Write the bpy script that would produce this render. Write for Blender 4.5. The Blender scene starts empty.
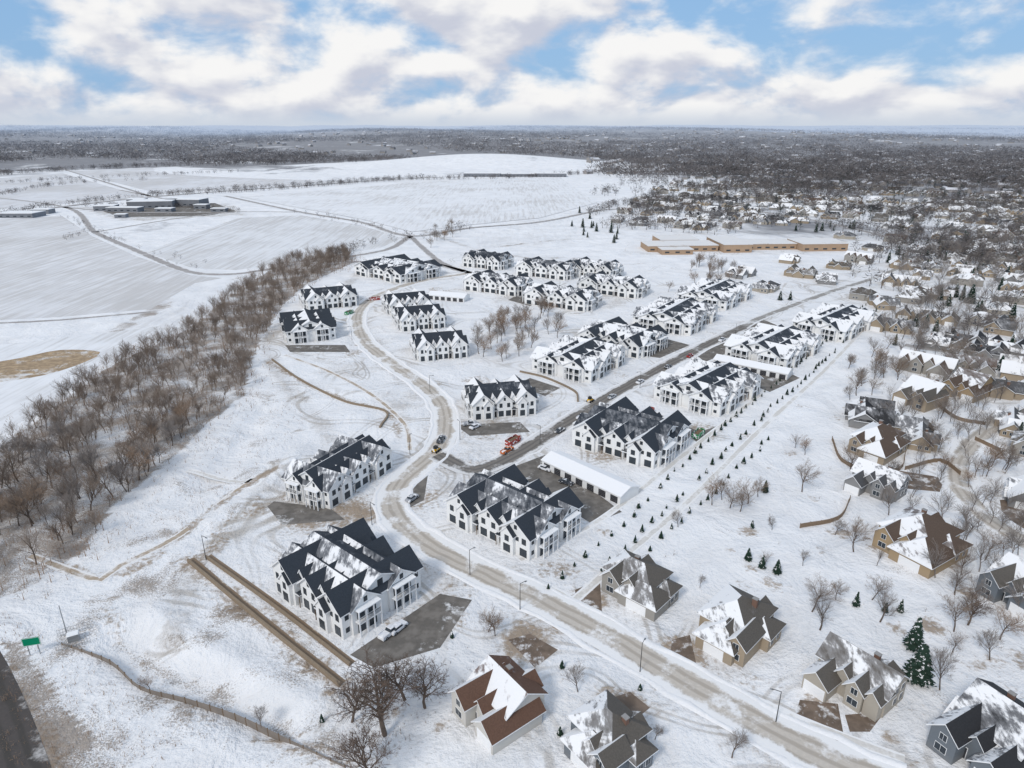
import bpy, bmesh, math, random
import numpy as np
from mathutils import Vector
random.seed(7); rng=np.random.default_rng(7)
scene=bpy.context.scene
scene.view_settings.view_transform='Standard'; scene.view_settings.look='None'; scene.view_settings.exposure=0
COL=scene.collection
# ---------------- survey: camera and ground coordinates ----------------
CH=100.0; PITCH=math.radians(20.8); F=683.0; SP,CP=math.sin(PITCH),math.cos(PITCH)
def P(u,v):
    x=(u-512)/F; y=(384-v)/F
    t=CH/(SP-y*CP)
    return (x*t, t*(CP+y*SP))
def PL(l): return [P(*q) for q in l]
# ---------------- materials ----------------
def newmat(name,rough=.9):
    m=bpy.data.materials.new(name); m.use_nodes=True
    nt=m.node_tree; b=nt.nodes['Principled BSDF']; b.inputs['Roughness'].default_value=rough
    b.inputs['Specular IOR Level'].default_value=.2
    return m,nt,b
def N(nt,t,**k):
    n=nt.nodes.new(t)
    for a,b in k.items(): setattr(n,a,b)
    return n
def noise(nt,vec,scale,detail=4,rough=.55,dist=0):
    n=N(nt,'ShaderNodeTexNoise'); n.inputs['Scale'].default_value=scale; n.inputs['Detail'].default_value=detail
    n.inputs['Roughness'].default_value=rough; n.inputs['Distortion'].default_value=dist
    nt.links.new(vec,n.inputs['Vector']); return n.outputs['Fac']
def math_(nt,op,a,b=None,c=None,clamp=False):
    n=N(nt,'ShaderNodeMath',operation=op); n.use_clamp=clamp
    for i,s in enumerate((a,b,c)):
        if s is None: continue
        if isinstance(s,(int,float)): n.inputs[i].default_value=s
        else: nt.links.new(s,n.inputs[i])
    return n.outputs[0]
def smooth(nt,v,a,b,o0=0,o1=1):
    n=N(nt,'ShaderNodeMapRange',interpolation_type='SMOOTHSTEP')
    nt.links.new(v,n.inputs[0]); n.inputs[1].default_value=a; n.inputs[2].default_value=b
    n.inputs[3].default_value=o0; n.inputs[4].default_value=o1
    return n.outputs[0]
def mix(nt,f,a,b):
    n=N(nt,'ShaderNodeMix',data_type='RGBA')
    if isinstance(f,(int,float)): n.inputs[0].default_value=f
    else: nt.links.new(f,n.inputs[0])
    for i,s in ((6,a),(7,b)):
        if isinstance(s,tuple): n.inputs[i].default_value=(*s,1)
        else: nt.links.new(s,n.inputs[i])
    return n.outputs[2]
def cen(nt,n,k): return math_(nt,'MULTIPLY',math_(nt,'SUBTRACT',n,.5),k)
def pos(nt):
    return N(nt,'ShaderNodeNewGeometry').outputs['Position']
def bump(nt,b,h,dist=.1,st=.5):
    n=N(nt,'ShaderNodeBump'); n.inputs['Strength'].default_value=st; n.inputs['Distance'].default_value=dist
    nt.links.new(h,n.inputs['Height']); nt.links.new(n.outputs[0],b.inputs['Normal'])
def haze_tint(nt,col,p,amt=.7,near=500,far=6000,c=(.45,.50,.58)):
    # aerial haze painted into the base colour, growing with distance from the origin
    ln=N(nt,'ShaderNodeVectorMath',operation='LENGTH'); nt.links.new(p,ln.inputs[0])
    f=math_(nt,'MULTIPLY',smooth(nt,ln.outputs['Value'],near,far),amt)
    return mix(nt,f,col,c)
SNOW=(.83,.825,.825)
def simple(name,col,rough=.8,var=.15,scale=2.0,metal=0,snow=0,bumpd=0):
    m,nt,b=newmat(name,rough); p=pos(nt)
    n=noise(nt,p,scale,3)
    c=mix(nt,n,tuple(x*(1-var) for x in col),tuple(min(1,x*(1+var)) for x in col))
    if snow>0:
        s=smooth(nt,noise(nt,p,1.3,3),.62-.3*snow,.66-.3*snow); c=mix(nt,s,c,SNOW)
    nt.links.new(c,b.inputs['Base Color']); b.inputs['Metallic'].default_value=metal
    if bumpd: bump(nt,b,n,bumpd)
    return m
def patchy(name,col,frac,var=.3,sc=.11):
    m,nt,b=newmat(name,.85); p=pos(nt); n=noise(nt,p,sc,6,.68,.4); f=noise(nt,p,.9,4,.65)
    c=mix(nt,f,tuple(x*(1-var) for x in col),tuple(x*(1+var) for x in col))
    c=mix(nt,smooth(nt,noise(nt,p,.35,3),.4,.65,0,.5),c,tuple(x*1.9 for x in col))
    s=math_(nt,'ADD',n,cen(nt,f,.3)); c=mix(nt,smooth(nt,s,.60-.25*frac,.74-.25*frac,0,.92),c,(.72,.71,.70))
    nt.links.new(c,b.inputs['Base Color']); bump(nt,b,f,.08,.4); return m
def siding(name,col,vertical=True):
    m,nt,b=newmat(name,.7); tc=N(nt,'ShaderNodeTexCoord').outputs['Object']
    sx=N(nt,'ShaderNodeSeparateXYZ'); nt.links.new(tc,sx.inputs[0])
    if vertical: q=math_(nt,'ADD',sx.outputs[0],sx.outputs[1])
    else: q=sx.outputs[2]
    w=math_(nt,'ABSOLUTE',math_(nt,'SINE',math_(nt,'MULTIPLY',q,7.5 if vertical else 14)))
    g=smooth(nt,w,0,.2)
    n=noise(nt,tc,.8,3); dirt=smooth(nt,sx.outputs[2],2.0,-.2)
    c=mix(nt,n,tuple(x*.92 for x in col),col)
    c=mix(nt,math_(nt,'MULTIPLY',math_(nt,'SUBTRACT',1,g),.28),c,tuple(x*.6 for x in col))
    c=mix(nt,math_(nt,'MULTIPLY',dirt,.2),c,(.3,.27,.24))
    nt.links.new(c,b.inputs['Base Color']); return m
def roofmat(name,col,bias=0.0):
    m,nt,b=newmat(name,.8); g=N(nt,'ShaderNodeNewGeometry'); p=g.outputs['Position']
    d=N(nt,'ShaderNodeVectorMath',operation='DOT_PRODUCT'); nt.links.new(g.outputs['Normal'],d.inputs[0]); d.inputs[1].default_value=(-.80,.22,0)
    at=N(nt,'ShaderNodeAttribute',attribute_type='OBJECT',attribute_name='snow_amount')
    n1=noise(nt,p,.12,5,.62,.8)
    mp=N(nt,'ShaderNodeMapping'); mp.inputs['Rotation'].default_value=(0,0,.93); mp.inputs['Scale'].default_value=(1,.3,.6); nt.links.new(p,mp.inputs[0])
    n2=noise(nt,mp.outputs[0],1.1,5,.65)
    s=math_(nt,'ADD',cen(nt,n1,1.5),math_(nt,'MULTIPLY',d.outputs['Value'],1.3))
    s=math_(nt,'ADD',s,cen(nt,n2,1.0))
    s=math_(nt,'ADD',s,at.outputs['Fac']); s=math_(nt,'ADD',s,bias)
    f=smooth(nt,s,.22,.42,0,.97)
    n3=noise(nt,p,3.5,2)
    c=mix(nt,n3,tuple(x*.7 for x in col),tuple(x*1.35 for x in col))
    thin=smooth(nt,s,-.1,.3,0,.28); c=mix(nt,thin,c,(.6,.6,.62))
    c=mix(nt,f,c,SNOW); nt.links.new(c,b.inputs['Base Color'])
    bump(nt,b,math_(nt,'ADD',f,math_(nt,'MULTIPLY',n3,.2)),.15,.6); return m
M={}
M['siding']=siding('white_board_siding',(.83,.83,.82))
M['trim']=simple('white_trim',(.82,.82,.82),.6,.03)
M['foundation']=simple('grey_stone_base',(.28,.27,.26),.9,.25,3)
M['roofdark']=roofmat('charcoal_shingles',(.035,.042,.052),.02)
M['glass']=simple('window_glass',(.045,.055,.065),.15,.3,.4)
M['frame']=simple('black_window_frame',(.03,.03,.03),.5,.1)
M['blackdoor']=simple('charcoal_door',(.05,.05,.055),.5,.1)
M['wood']=simple('porch_timber',(.16,.11,.07),.8,.2)
M['bark']=simple('bark',(.125,.097,.078),.95,.3,6)
M['twig']=simple('twigs',(.235,.185,.148),.95,.25,1)
M['twig2']=simple('reddish_twigs',(.26,.182,.127),.95,.3,.3)
M['greytwig']=simple('grey_twigs',(.25,.22,.20),.95,.25,.5)
M['darktwig']=simple('dark_twigs',(.13,.095,.075),.95,.25,.5)
M['needle']=simple('spruce_needles',(.025,.048,.034),.95,.4,4,snow=.12)
M['snowbank']=simple('ploughed_snow',(.78,.77,.765),.9,.1,1.5,bumpd=.3)
M['snowcap']=simple('roof_snow',(.8,.8,.8),.9,.03,1,bumpd=.1)
M['rubber']=simple('rubber',(.02,.02,.02),.9,.1)
M['metal']=simple('galvanised_metal',(.35,.36,.37),.5,.1,metal=.6)
M['darkmetal']=simple('dark_metal_pole',(.06,.06,.06),.5,.1)
M['signgreen']=simple('sign_green',(.0,.22,.11),.5,.05)
M['stonewall']=simple('retaining_blocks',(.25,.195,.14),.95,.25,1.5,bumpd=.1)
M['fencewood']=simple('weathered_fence',(.22,.16,.11),.9,.25,2)
M['silt']=simple('silt_fence_fabric',(.22,.19,.165),.9,.3,.5)
for n_,c_ in dict(carwhite=(.7,.7,.72),cardark=(.05,.055,.065),carsilver=(.35,.36,.38),carred=(.3,.03,.025),orange=(.5,.14,.04),yellow=(.65,.38,.03),dumpred=(.33,.05,.04),dumpgreen=(.03,.22,.09)).items():
    M[n_]=simple(n_+'_paint',c_,.4,.1,1,snow=.25)
def road_material(name,base,track,snowc,snowamt,tracks=True,edge=.75,fa=.4):
    m,nt,b=newmat(name,.85); p=pos(nt)
    uv=N(nt,'ShaderNodeUVMap'); sx=N(nt,'ShaderNodeSeparateXYZ'); nt.links.new(uv.outputs[0],sx.inputs[0])
    nz=noise(nt,p,.13,5,.65); nf=noise(nt,p,1.3,4,.6)
    u=math_(nt,'ADD',sx.outputs[0],cen(nt,noise(nt,p,.05,3),.35))
    c=mix(nt,nf,tuple(x*.78 for x in base),tuple(min(.8,x*1.15) for x in base))
    if tracks:
        w=math_(nt,'SINE',math_(nt,'MULTIPLY',u,6.2832*4)); t=smooth(nt,math_(nt,'ADD',w,math_(nt,'MULTIPLY',nf,.8)),.2,1.2,0,.8)
        c=mix(nt,t,c,track)
    e=math_(nt,'ABSOLUTE',math_(nt,'SUBTRACT',sx.outputs[0],.5))
    s=math_(nt,'ADD',cen(nt,nz,1.8),cen(nt,nf,.5))
    s=math_(nt,'ADD',s,smooth(nt,e,.20,.5,0,edge)); s=math_(nt,'ADD',s,snowamt)
    c=mix(nt,smooth(nt,s,.05,.42,0,.95),c,snowc); c=haze_tint(nt,c,p,fa,400,3000,(.5,.5,.52))  # far stretches of road take painted haze in their colour
    nt.links.new(c,b.inputs['Base Color']); bump(nt,b,nf,.1,.4); return m
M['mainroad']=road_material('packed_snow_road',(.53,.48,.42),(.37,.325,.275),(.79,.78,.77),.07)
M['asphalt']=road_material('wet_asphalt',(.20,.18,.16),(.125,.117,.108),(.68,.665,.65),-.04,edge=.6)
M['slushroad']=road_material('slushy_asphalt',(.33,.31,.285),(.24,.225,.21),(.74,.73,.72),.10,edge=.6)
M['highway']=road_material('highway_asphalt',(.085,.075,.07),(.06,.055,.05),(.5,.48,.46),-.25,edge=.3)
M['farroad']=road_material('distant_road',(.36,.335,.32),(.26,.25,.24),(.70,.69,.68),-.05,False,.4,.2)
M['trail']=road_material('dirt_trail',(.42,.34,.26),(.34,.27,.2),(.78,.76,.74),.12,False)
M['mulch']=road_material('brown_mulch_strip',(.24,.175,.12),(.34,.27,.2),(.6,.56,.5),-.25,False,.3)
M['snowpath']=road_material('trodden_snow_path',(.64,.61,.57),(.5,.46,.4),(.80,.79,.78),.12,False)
M['drive']=patchy('driveway_asphalt',(.135,.122,.108),.12)
M['drivedirt']=patchy('bare_brown_soil',(.14,.105,.08),.30,sc=.2)
def field_mat(name,rot,dens,tone):
    m,nt,b=newmat(name,.9); p=pos(nt)
    mp=N(nt,'ShaderNodeMapping'); mp.inputs['Rotation'].default_value=(0,0,rot); mp.inputs['Scale'].default_value=(1,.06,1); nt.links.new(p,mp.inputs[0])
    st=noise(nt,mp.outputs[0],.28,5,.7); big=noise(nt,p,.008,4,.6); mid=noise(nt,p,.05,5,.65)
    c=mix(nt,smooth(nt,mid,.3,.7),tuple(x*.9 for x in tone),tone)
    s=math_(nt,'ADD',st,math_(nt,'ADD',cen(nt,big,.7),dens)); c=mix(nt,smooth(nt,s,.40,.70,0,.65),c,(.47,.445,.42))
    k=math_(nt,'ADD',cen(nt,big,1.6),cen(nt,mid,1.6)); c=mix(nt,smooth(nt,k,.40,.62,0,.75),c,(.38,.32,.25))
    nt.links.new(c,b.inputs['Base Color']); return m
M['field1']=field_mat('stubble_field_snow',.5,.07,(.73,.725,.73)); M['field2']=field_mat('graded_field_snow',1.2,.03,(.75,.75,.755)); M['field3']=field_mat('open_field_snow',.1,-.03,(.80,.80,.805)); M['field4']=field_mat('far_stubble_snow',-.4,.07,(.73,.73,.745))
# ground
def ground_material():
    m,nt,b=newmat('snow_ground',.9); p=pos(nt)
    at=N(nt,'ShaderNodeAttribute',attribute_name='paint'); s=N(nt,'ShaderNodeSeparateColor'); nt.links.new(at.outputs['Color'],s.inputs[0])
    wd=N(nt,'ShaderNodeAttribute',attribute_name='woods').outputs['Fac']
    big=noise(nt,p,.006,4); mid=noise(nt,p,.07,6,.66,.5); fine=noise(nt,p,.8,5,.66); vf=noise(nt,p,3.0,3,.6)
    c=mix(nt,smooth(nt,mid,.3,.68),(.75,.745,.745),(.87,.865,.865)); c=mix(nt,smooth(nt,big,.35,.7,0,.35),c,(.70,.70,.71))
    c=mix(nt,smooth(nt,fine,.60,.80,0,.25),c,(.60,.58,.565))
    mp=N(nt,'ShaderNodeMapping'); mp.inputs['Rotation'].default_value=(0,0,.45); mp.inputs['Scale'].default_value=(1,.12,1); nt.links.new(p,mp.inputs[0])
    st=noise(nt,mp.outputs[0],.22,5,.7); fr=math_(nt,'MULTIPLY',smooth(nt,math_(nt,'ADD',st,cen(nt,big,.6)),.40,.70,0,.5),at.outputs['Alpha'])
    c=mix(nt,fr,c,(.50,.475,.45))
    # slush
    g=math_(nt,'ADD',math_(nt,'MULTIPLY',s.outputs[2],.85),math_(nt,'ADD',cen(nt,mid,1.6),cen(nt,fine,.9)))
    c=mix(nt,smooth(nt,g,.40,.95,0,.75),c,(.48,.45,.42))
    # wandering wheel tracks
    msk=smooth(nt,math_(nt,'ADD',s.outputs[2],cen(nt,mid,1.2)),.22,.70,0,.6)
    for sc,off,w0 in ((.013,(0,0,0),.0045),(.017,(90,40,7),.0055),(.021,(-50,70,3),.006)):
        mp=N(nt,'ShaderNodeMapping'); mp.inputs['Location'].default_value=off; nt.links.new(p,mp.inputs[0])
        q=math_(nt,'ABSOLUTE',cen(nt,noise(nt,mp.outputs[0],sc,1.2,.4),1.0))
        q=math_(nt,'ABSOLUTE',math_(nt,'SUBTRACT',q,w0*1.6)); tr=math_(nt,'MULTIPLY',smooth(nt,q,w0,w0*.3),msk)
        c=mix(nt,tr,c,(.42,.385,.345))
    # tan soil / dead grass
    t=math_(nt,'ADD',math_(nt,'MULTIPLY',s.outputs[0],.9),math_(nt,'ADD',cen(nt,mid,1.4),cen(nt,fine,1.2)))
    tc=mix(nt,fine,(.19,.13,.085),(.42,.33,.24)); c=mix(nt,smooth(nt,t,.42,.78,0,.88),c,tc)
    # brush litter specks
    k=math_(nt,'ADD',math_(nt,'MULTIPLY',s.outputs[1],.6),math_(nt,'ADD',cen(nt,vf,1.1),cen(nt,mid,1.8)))
    c=mix(nt,smooth(nt,k,.32,.70,0,.82),c,mix(nt,fine,(.13,.095,.065),(.32,.25,.19)))
    # wooded far land: dark litter with white clearings
    wn=noise(nt,p,.0045,6,.7,.6); f=math_(nt,'ADD',wd,cen(nt,wn,2.3)); fw=smooth(nt,f,.25,.60,0,.9)
    c=mix(nt,fw,c,mix(nt,noise(nt,p,.03,4,.7),(.11,.105,.11),(.28,.28,.295)))
    c=haze_tint(nt,c,p,.92,2500,11000,(.52,.575,.66))  # bluish horizon haze painted into the ground colour
    nt.links.new(c,b.inputs['Base Color'])
    h=math_(nt,'ADD',math_(nt,'MULTIPLY',mid,1.8),math_(nt,'MULTIPLY',fine,.35)); h=math_(nt,'ADD',h,math_(nt,'MULTIPLY',noise(nt,p,.022,3,.5),4.0)); bump(nt,b,h,1.6,.8)
    return m
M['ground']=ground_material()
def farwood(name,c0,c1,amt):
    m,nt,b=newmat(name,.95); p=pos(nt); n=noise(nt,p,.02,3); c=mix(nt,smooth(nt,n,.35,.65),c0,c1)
    c=haze_tint(nt,c,p,amt,700,9500,(.46,.51,.59)); nt.links.new(c,b.inputs['Base Color']); return m  # distance haze painted over the far tree and house colours
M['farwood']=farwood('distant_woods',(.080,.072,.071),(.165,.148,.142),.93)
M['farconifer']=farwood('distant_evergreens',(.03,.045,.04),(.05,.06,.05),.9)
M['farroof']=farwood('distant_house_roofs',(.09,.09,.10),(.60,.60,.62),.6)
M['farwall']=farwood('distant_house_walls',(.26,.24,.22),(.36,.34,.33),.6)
# ---------------- mesh builder ----------------
class MB:
    def __init__(s): s.v=[];s.f=[];s.m=[]
    def poly(s,pts,mat):
        i=len(s.v); s.v+=[tuple(p) for p in pts]; s.f.append(tuple(range(i,i+len(pts)))); s.m.append(mat)
    def solid(s,vs,fs,mats):
        i=len(s.v); s.v+=[tuple(p) for p in vs]
        for k,f in enumerate(fs):
            s.f.append(tuple(a+i for a in f)); s.m.append(mats[k] if isinstance(mats,list) else mats)
    def box(s,x0,x1,y0,y1,z0,z1,mat,tx=0,ty=0):
        vs=[(x0,y0,z0),(x1,y0,z0),(x1,y1,z0),(x0,y1,z0),(x0+tx,y0+ty,z1),(x1-tx,y0+ty,z1),(x1-tx,y1-ty,z1),(x0+tx,y1-ty,z1)]
        s.solid(vs,[(0,3,2,1),(4,5,6,7),(0,1,5,4),(1,2,6,5),(2,3,7,6),(3,0,4,7)],mat)
    def ax(s,axis,c,a,q,z): return (a,c+q,z) if axis=='x' else (c+q,a,z)
    def gable_wall(s,axis,c,a0,a1,half,z0,h,rise,mat):
        pr=[(-half,z0),(half,z0),(half,h),(0,h+rise),(-half,h)]
        vs=[s.ax(axis,c,a0,q,z) for q,z in pr]+[s.ax(axis,c,a1,q,z) for q,z in pr]
        s.solid(vs,[(0,1,2,3,4),(5,6,7,8,9)]+[(i,(i+1)%5,(i+1)%5+5,i+5) for i in range(5)],mat)
    def gable_roof(s,axis,c,a0,a1,half,h,rise,mat,trim,o=.5,t=.28):
        m=rise/half; e=.02; w=half+o
        pr=[(-w,h-m*o+e),(0,h+rise+e),(w,h-m*o+e),(w,h-m*o+e+t),(0,h+rise+e+t),(-w,h-m*o+e+t)]
        vs=[s.ax(axis,c,a0-o,q,z) for q,z in pr]+[s.ax(axis,c,a1+o,q,z) for q,z in pr]
        fs=[(0,1,4,5),(1,2,3,4),(6,7,10,11),(7,8,9,10)]; ms=[trim]*4
        for i in range(6): fs.append((i,(i+1)%6,(i+1)%6+6,i+6)); ms.append(mat if i in(3,4) else trim)
        s.solid(vs,fs,ms)
    def hip(s,x0,x1,y0,y1,h,m,mat,trim,o=.5):
        x0-=o;x1+=o;y0-=o;y1+=o; h=h-m*o*.5; lx,ly=x1-x0,y1-y0; t=.22
        if lx>=ly: r=ly/2; a=(x0+r,(y0+y1)/2); b=(x1-r,(y0+y1)/2)
        else: r=lx/2; a=((x0+x1)/2,y0+r); b=((x0+x1)/2,y1-r)
        z=h+t+r*m
        if abs(a[0]-b[0])+abs(a[1]-b[1])<.1: b=(b[0]+.1,b[1])
        vs=[(x0,y0,h),(x1,y0,h),(x1,y1,h),(x0,y1,h),(x0,y0,h+t),(x1,y0,h+t),(x1,y1,h+t),(x0,y1,h+t),(*a,z),(*b,z)]
        fs=[(0,3,2,1),(0,1,5,4),(1,2,6,5),(2,3,7,6),(3,0,4,7)]; ms=[trim]*5
        if lx>=ly: fs+=[(4,5,9,8),(5,6,9),(6,7,8,9),(7,4,8)]
        else: fs+=[(4,5,8),(5,6,9,8),(6,7,9),(7,4,8,9)]
        ms+=[mat]*4; s.solid(vs,fs,ms)
    def cyl(s,x,y,z0,z1,r0,r1,mat,n=10,axis='z'):
        def tr(a,b,c): return (x+a,y+b,c) if axis=='z' else (c,y+a,x+b)
        vs=[tr(r0*math.cos(6.2832*i/n),r0*math.sin(6.2832*i/n),z0) for i in range(n)]+[tr(r1*math.cos(6.2832*i/n),r1*math.sin(6.2832*i/n),z1) for i in range(n)]
        s.solid(vs,[tuple(range(n)),tuple(range(n,2*n))]+[(i,(i+1)%n,(i+1)%n+n,i+n) for i in range(n)],mat)
    def add(s,o,loc=(0,0,0),rz=0):
        i=len(s.v); c,q=math.cos(rz),math.sin(rz)
        s.v+=[(x*c-y*q+loc[0],x*q+y*c+loc[1],z+loc[2]) for x,y,z in o.v]
        s.f+=[tuple(a+i for a in f) for f in o.f]; s.m+=o.m
    def mesh(s,name,fix=True):
        me=bpy.data.meshes.new(name); me.from_pydata(s.v,[],s.f)
        ml=[]
        for k in s.m:
            if k not in ml: ml.append(k)
        for k in ml: me.materials.append(M[k])
        me.polygons.foreach_set('material_index',[ml.index(k) for k in s.m])
        if fix:
            bm=bmesh.new(); bm.from_mesh(me); bmesh.ops.recalc_face_normals(bm,faces=bm.faces); bm.to_mesh(me); bm.free()
        me.update(); return me
def link(name,data=None):
    o=bpy.data.objects.new(name,data); COL.objects.link(o); return o
def top(name,label,cat,loc,rz=0,data=None,group=None,scale=None):
    o=link(name,data); o.location=(loc[0],loc[1],loc[2] if len(loc)>2 else 0); o.rotation_euler[2]=rz
    o['label']=label; o['category']=cat
    if group: o['group']=group
    if scale is not None: o.scale=scale if hasattr(scale,'__len__') else (scale,)*3
    return o
def part(name,data,par,loc=(0,0,0),rz=0):
    o=link(name,data); o.parent=par; o.location=loc; o.rotation_euler[2]=rz; return o
def struct(name,data):
    o=link(name,data); o['kind']='structure'; return o
def fastmesh(name,V,Fa,mat):
    me=bpy.data.meshes.new(name); V=np.asarray(V,dtype=np.float32); Fa=np.asarray(Fa,dtype=np.int32); k=Fa.shape[1]
    me.vertices.add(len(V)); me.vertices.foreach_set('co',V.ravel())
    me.loops.add(Fa.size); me.loops.foreach_set('vertex_index',Fa.ravel())
    me.polygons.add(len(Fa)); me.polygons.foreach_set('loop_start',np.arange(0,Fa.size,k,dtype=np.int32)); me.polygons.foreach_set('loop_total',np.full(len(Fa),k,dtype=np.int32))
    me.materials.append(M[mat]); me.update(calc_edges=True); return me
# ---------------- geometry helpers ----------------
def resample(pts,step):
    pts=[np.array(p,float) for p in pts]; out=[]
    q=[2*pts[0]-pts[1]]+pts+[2*pts[-1]-pts[-2]]
    for i in range(1,len(q)-2):
        L=np.linalg.norm(q[i+1]-q[i]); n=max(1,int(L/step))
        for k in range(n):
            t=k/n; a,b,c,d=q[i-1],q[i],q[i+1],q[i+2]
            m1=(c-a)*.5; m2=(d-b)*.5
            for m_ in (m1,m2):
                l=np.linalg.norm(m_); 
                if l>L: m_*=L/l
            h=2*t**3-3*t**2+1; out.append(h*b+(t**3-2*t**2+t)*m1+(-2*t**3+3*t**2)*c+(t**3-t**2)*m2)
    out.append(pts[-1]); return np.array(out)
def normals2(p):
    d=np.gradient(p,axis=0); d/=np.linalg.norm(d,axis=1)[:,None]+1e-9; return np.stack([-d[:,1],d[:,0]],1)
def strip(name,pts,width,z,mat,step=4):
    p=resample(pts,step); n=normals2(p); s=np.r_[0,np.cumsum(np.linalg.norm(np.diff(p,axis=0),axis=1))]
    V=[]
    for k,u in enumerate((0,.5,1)):
        q=p+n*((u-.5)*width); V.append(np.c_[q,np.full(len(q),z)])
    V=np.stack(V,1).reshape(-1,3); nn=len(p); Fa=[]
    for i in range(nn-1):
        for k in range(2): a=i*3+k; Fa.append((a,a+3,a+4,a+1)[::-1])
    me=fastmesh(name,V,Fa,mat); l=me.uv_layers.new(name='UVMap')
    vi=np.zeros(len(me.loops),dtype=np.int32); me.loops.foreach_get('vertex_index',vi)
    U=np.c_[np.array([0,.5,1])[vi%3],s[vi//3]/10]; l.data.foreach_set('uv',U.astype(np.float32).ravel())
    return struct(name,me),p,n
def bank(pts,n,off,name,h=.35,w=1.2,zb=.0):
    k=len(pts); V=[];Fa=[]
    r=rng.random(k)
    cs=[(-.5,0),(-.15,1),(.2,.8),(.5,0)]
    for i in range(k):
        hh=h*(.2+1.1*r[i]); ww=w*(.6+.8*r[i-1]); oo=off+rng.normal(0,.3)
        for a,b in cs:
            q=pts[i]+n[i]*(oo+a*ww); V.append((q[0],q[1],zb+b*hh-.01))
    for i in range(k-1):
        for j in range(3): a=i*4+j; Fa.append((a,a+1,a+5,a+4))
    return struct(name,fastmesh(name,V,Fa,'snowbank'))
def inpoly(x,y,poly):
    c=np.zeros(x.shape,bool); n=len(poly); j=n-1
    for i in range(n):
        xi,yi=poly[i]; xj,yj=poly[j]
        cond=((yi>y)!=(yj>y))&(x<(xj-xi)*(y-yi)/((yj-yi)+1e-12)+xi); c^=cond; j=i
    return c
def scatter(poly,n):
    a=np.array(poly); lo,hi=a.min(0),a.max(0); out=np.zeros((0,2))
    while len(out)<n:
        q=lo+(hi-lo)*rng.random((4*n+50,2)); out=np.r_[out,q[inpoly(q[:,0],q[:,1],poly)]]
    return out[:n]
def segdist(x,y,pts):
    d=np.full(x.shape,1e9)
    for (ax,ay),(bx,by) in zip(pts[:-1],pts[1:]):
        vx,vy=bx-ax,by-ay; t=np.clip(((x-ax)*vx+(y-ay)*vy)/(vx*vx+vy*vy+1e-9),0,1)
        d=np.minimum(d,np.hypot(x-ax-t*vx,y-ay-t*vy))
    return d
def sstep(a,b,x):
    t=np.clip((x-a)/(b-a),0,1); return t*t*(3-2*t)
# ---------------- layout data ----------------
MAIN=PL([(905,790),(800,745),(700,690),(600,632),(520,590),(455,560),(412,533),(392,510),(396,488),(416,468),(438,448),(446,425),(440,402),(418,381),(390,362),(366,342),(357,322),(364,305),(388,291),(425,280),(470,273)])
CROSS=PL([(437,455),(475,470),(520,452),(560,427),(615,393),(700,348),(745,326)])
CROSS2=PL([(743,327),(760,318),(830,292),(880,276),(940,248),(985,222),(1005,205)])
CUL=PL([(1080,400),(1020,412),(985,432),(960,460),(962,490),(990,520),(1040,552),(1090,580)])
RES=PL([(880,276),(930,290),(975,300),(1040,310)])
HWY=PL([(-92,590),(-40,655),(-10,720),(24,830)])
band_px=[(-60,480),(0,446),(45,414),(110,366),(190,328),(238,288),(290,260),(345,250),(355,262),(305,285),(284,305),(258,345),(244,395),(205,426),(165,465),(115,503),(85,550),(30,588),(-60,618)]
BAND=PL(band_px)
SITE=[(190,560),(235,500),(280,450),(262,400),(285,330),(310,296),(370,262),(480,250),(640,262),(770,280),(880,296),(760,400),(640,490),(590,545),(520,585),(620,640),(900,790),(330,790),(280,650)]
# ---------------- ground ----------------
ys=np.concatenate([np.arange(40,300,1.25),np.arange(300,700,3),np.arange(700,2000,16),np.geomspace(2000,40000,70)])
xr=np.concatenate([np.arange(0,230,1.5),np.arange(230,600,4),np.geomspace(600,40000,50)])
xs=np.concatenate([-xr[:0:-1],xr])
ys=np.concatenate([[-300,-50],ys])
X,Y=np.meshgrid(xs,ys); X=X.ravel(); Y=Y.ravel()
hx,hy=P(485,166)
def gz(x,y):
    x=np.asarray(x,float); y=np.asarray(y,float)
    z=30*np.exp(-((x-hx)/300)**2-((y-hy)/190)**2)
    r=np.hypot(x,y); d=np.clip((r-2600)/3500,0,1)
    z=z+d*(34+26*np.sin(x/1300+1.0)+18*np.sin(x/430+y/1500)+16*np.sin(x/2900+y/4100+2))
    return z
Z=gz(X,Y)
# shallow ditch and graded bank on the empty slope left of the retaining walls
def ditch(px,w,dep,Z):
    pts=resample(PL(px),6); d=segdist(X,Y,[tuple(p) for p in pts]); return Z-dep*np.exp(-(d/w)**2)
Z=ditch([(120,640),(160,668),(215,690),(280,722)],4.5,1.8,Z)
Z=ditch([(150,612),(190,640),(240,668),(300,705)],3.5,-1.3,Z)
Z=ditch([(215,520),(250,500),(285,470),(300,450)],3.5,-1.1,Z)
Z=ditch([(150,520),(190,495),(230,455),(262,410)],5,1.4,Z)
paint=np.zeros((len(X),4),np.float32)
R_=np.hypot(X,Y); AZ=np.arctan2(X,np.maximum(Y,1))
woods=sstep(1500,2100,R_+500*sstep(-.1,.3,AZ)-150*np.sin(AZ*9))*.74
woods=np.maximum(woods,.34*sstep(600,850,R_)*sstep(.16,.26,AZ-.00006*(1500-np.minimum(R_,1500))))
woods*=1-sstep(1.25,.85,np.sqrt(((X-hx)/430)**2+((Y-hy)/250)**2))
near=(Y<1500)&(np.abs(X)<1200)
xn,yn=X[near],Y[near]; pn=np.zeros((len(xn),4),np.float32)
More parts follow.
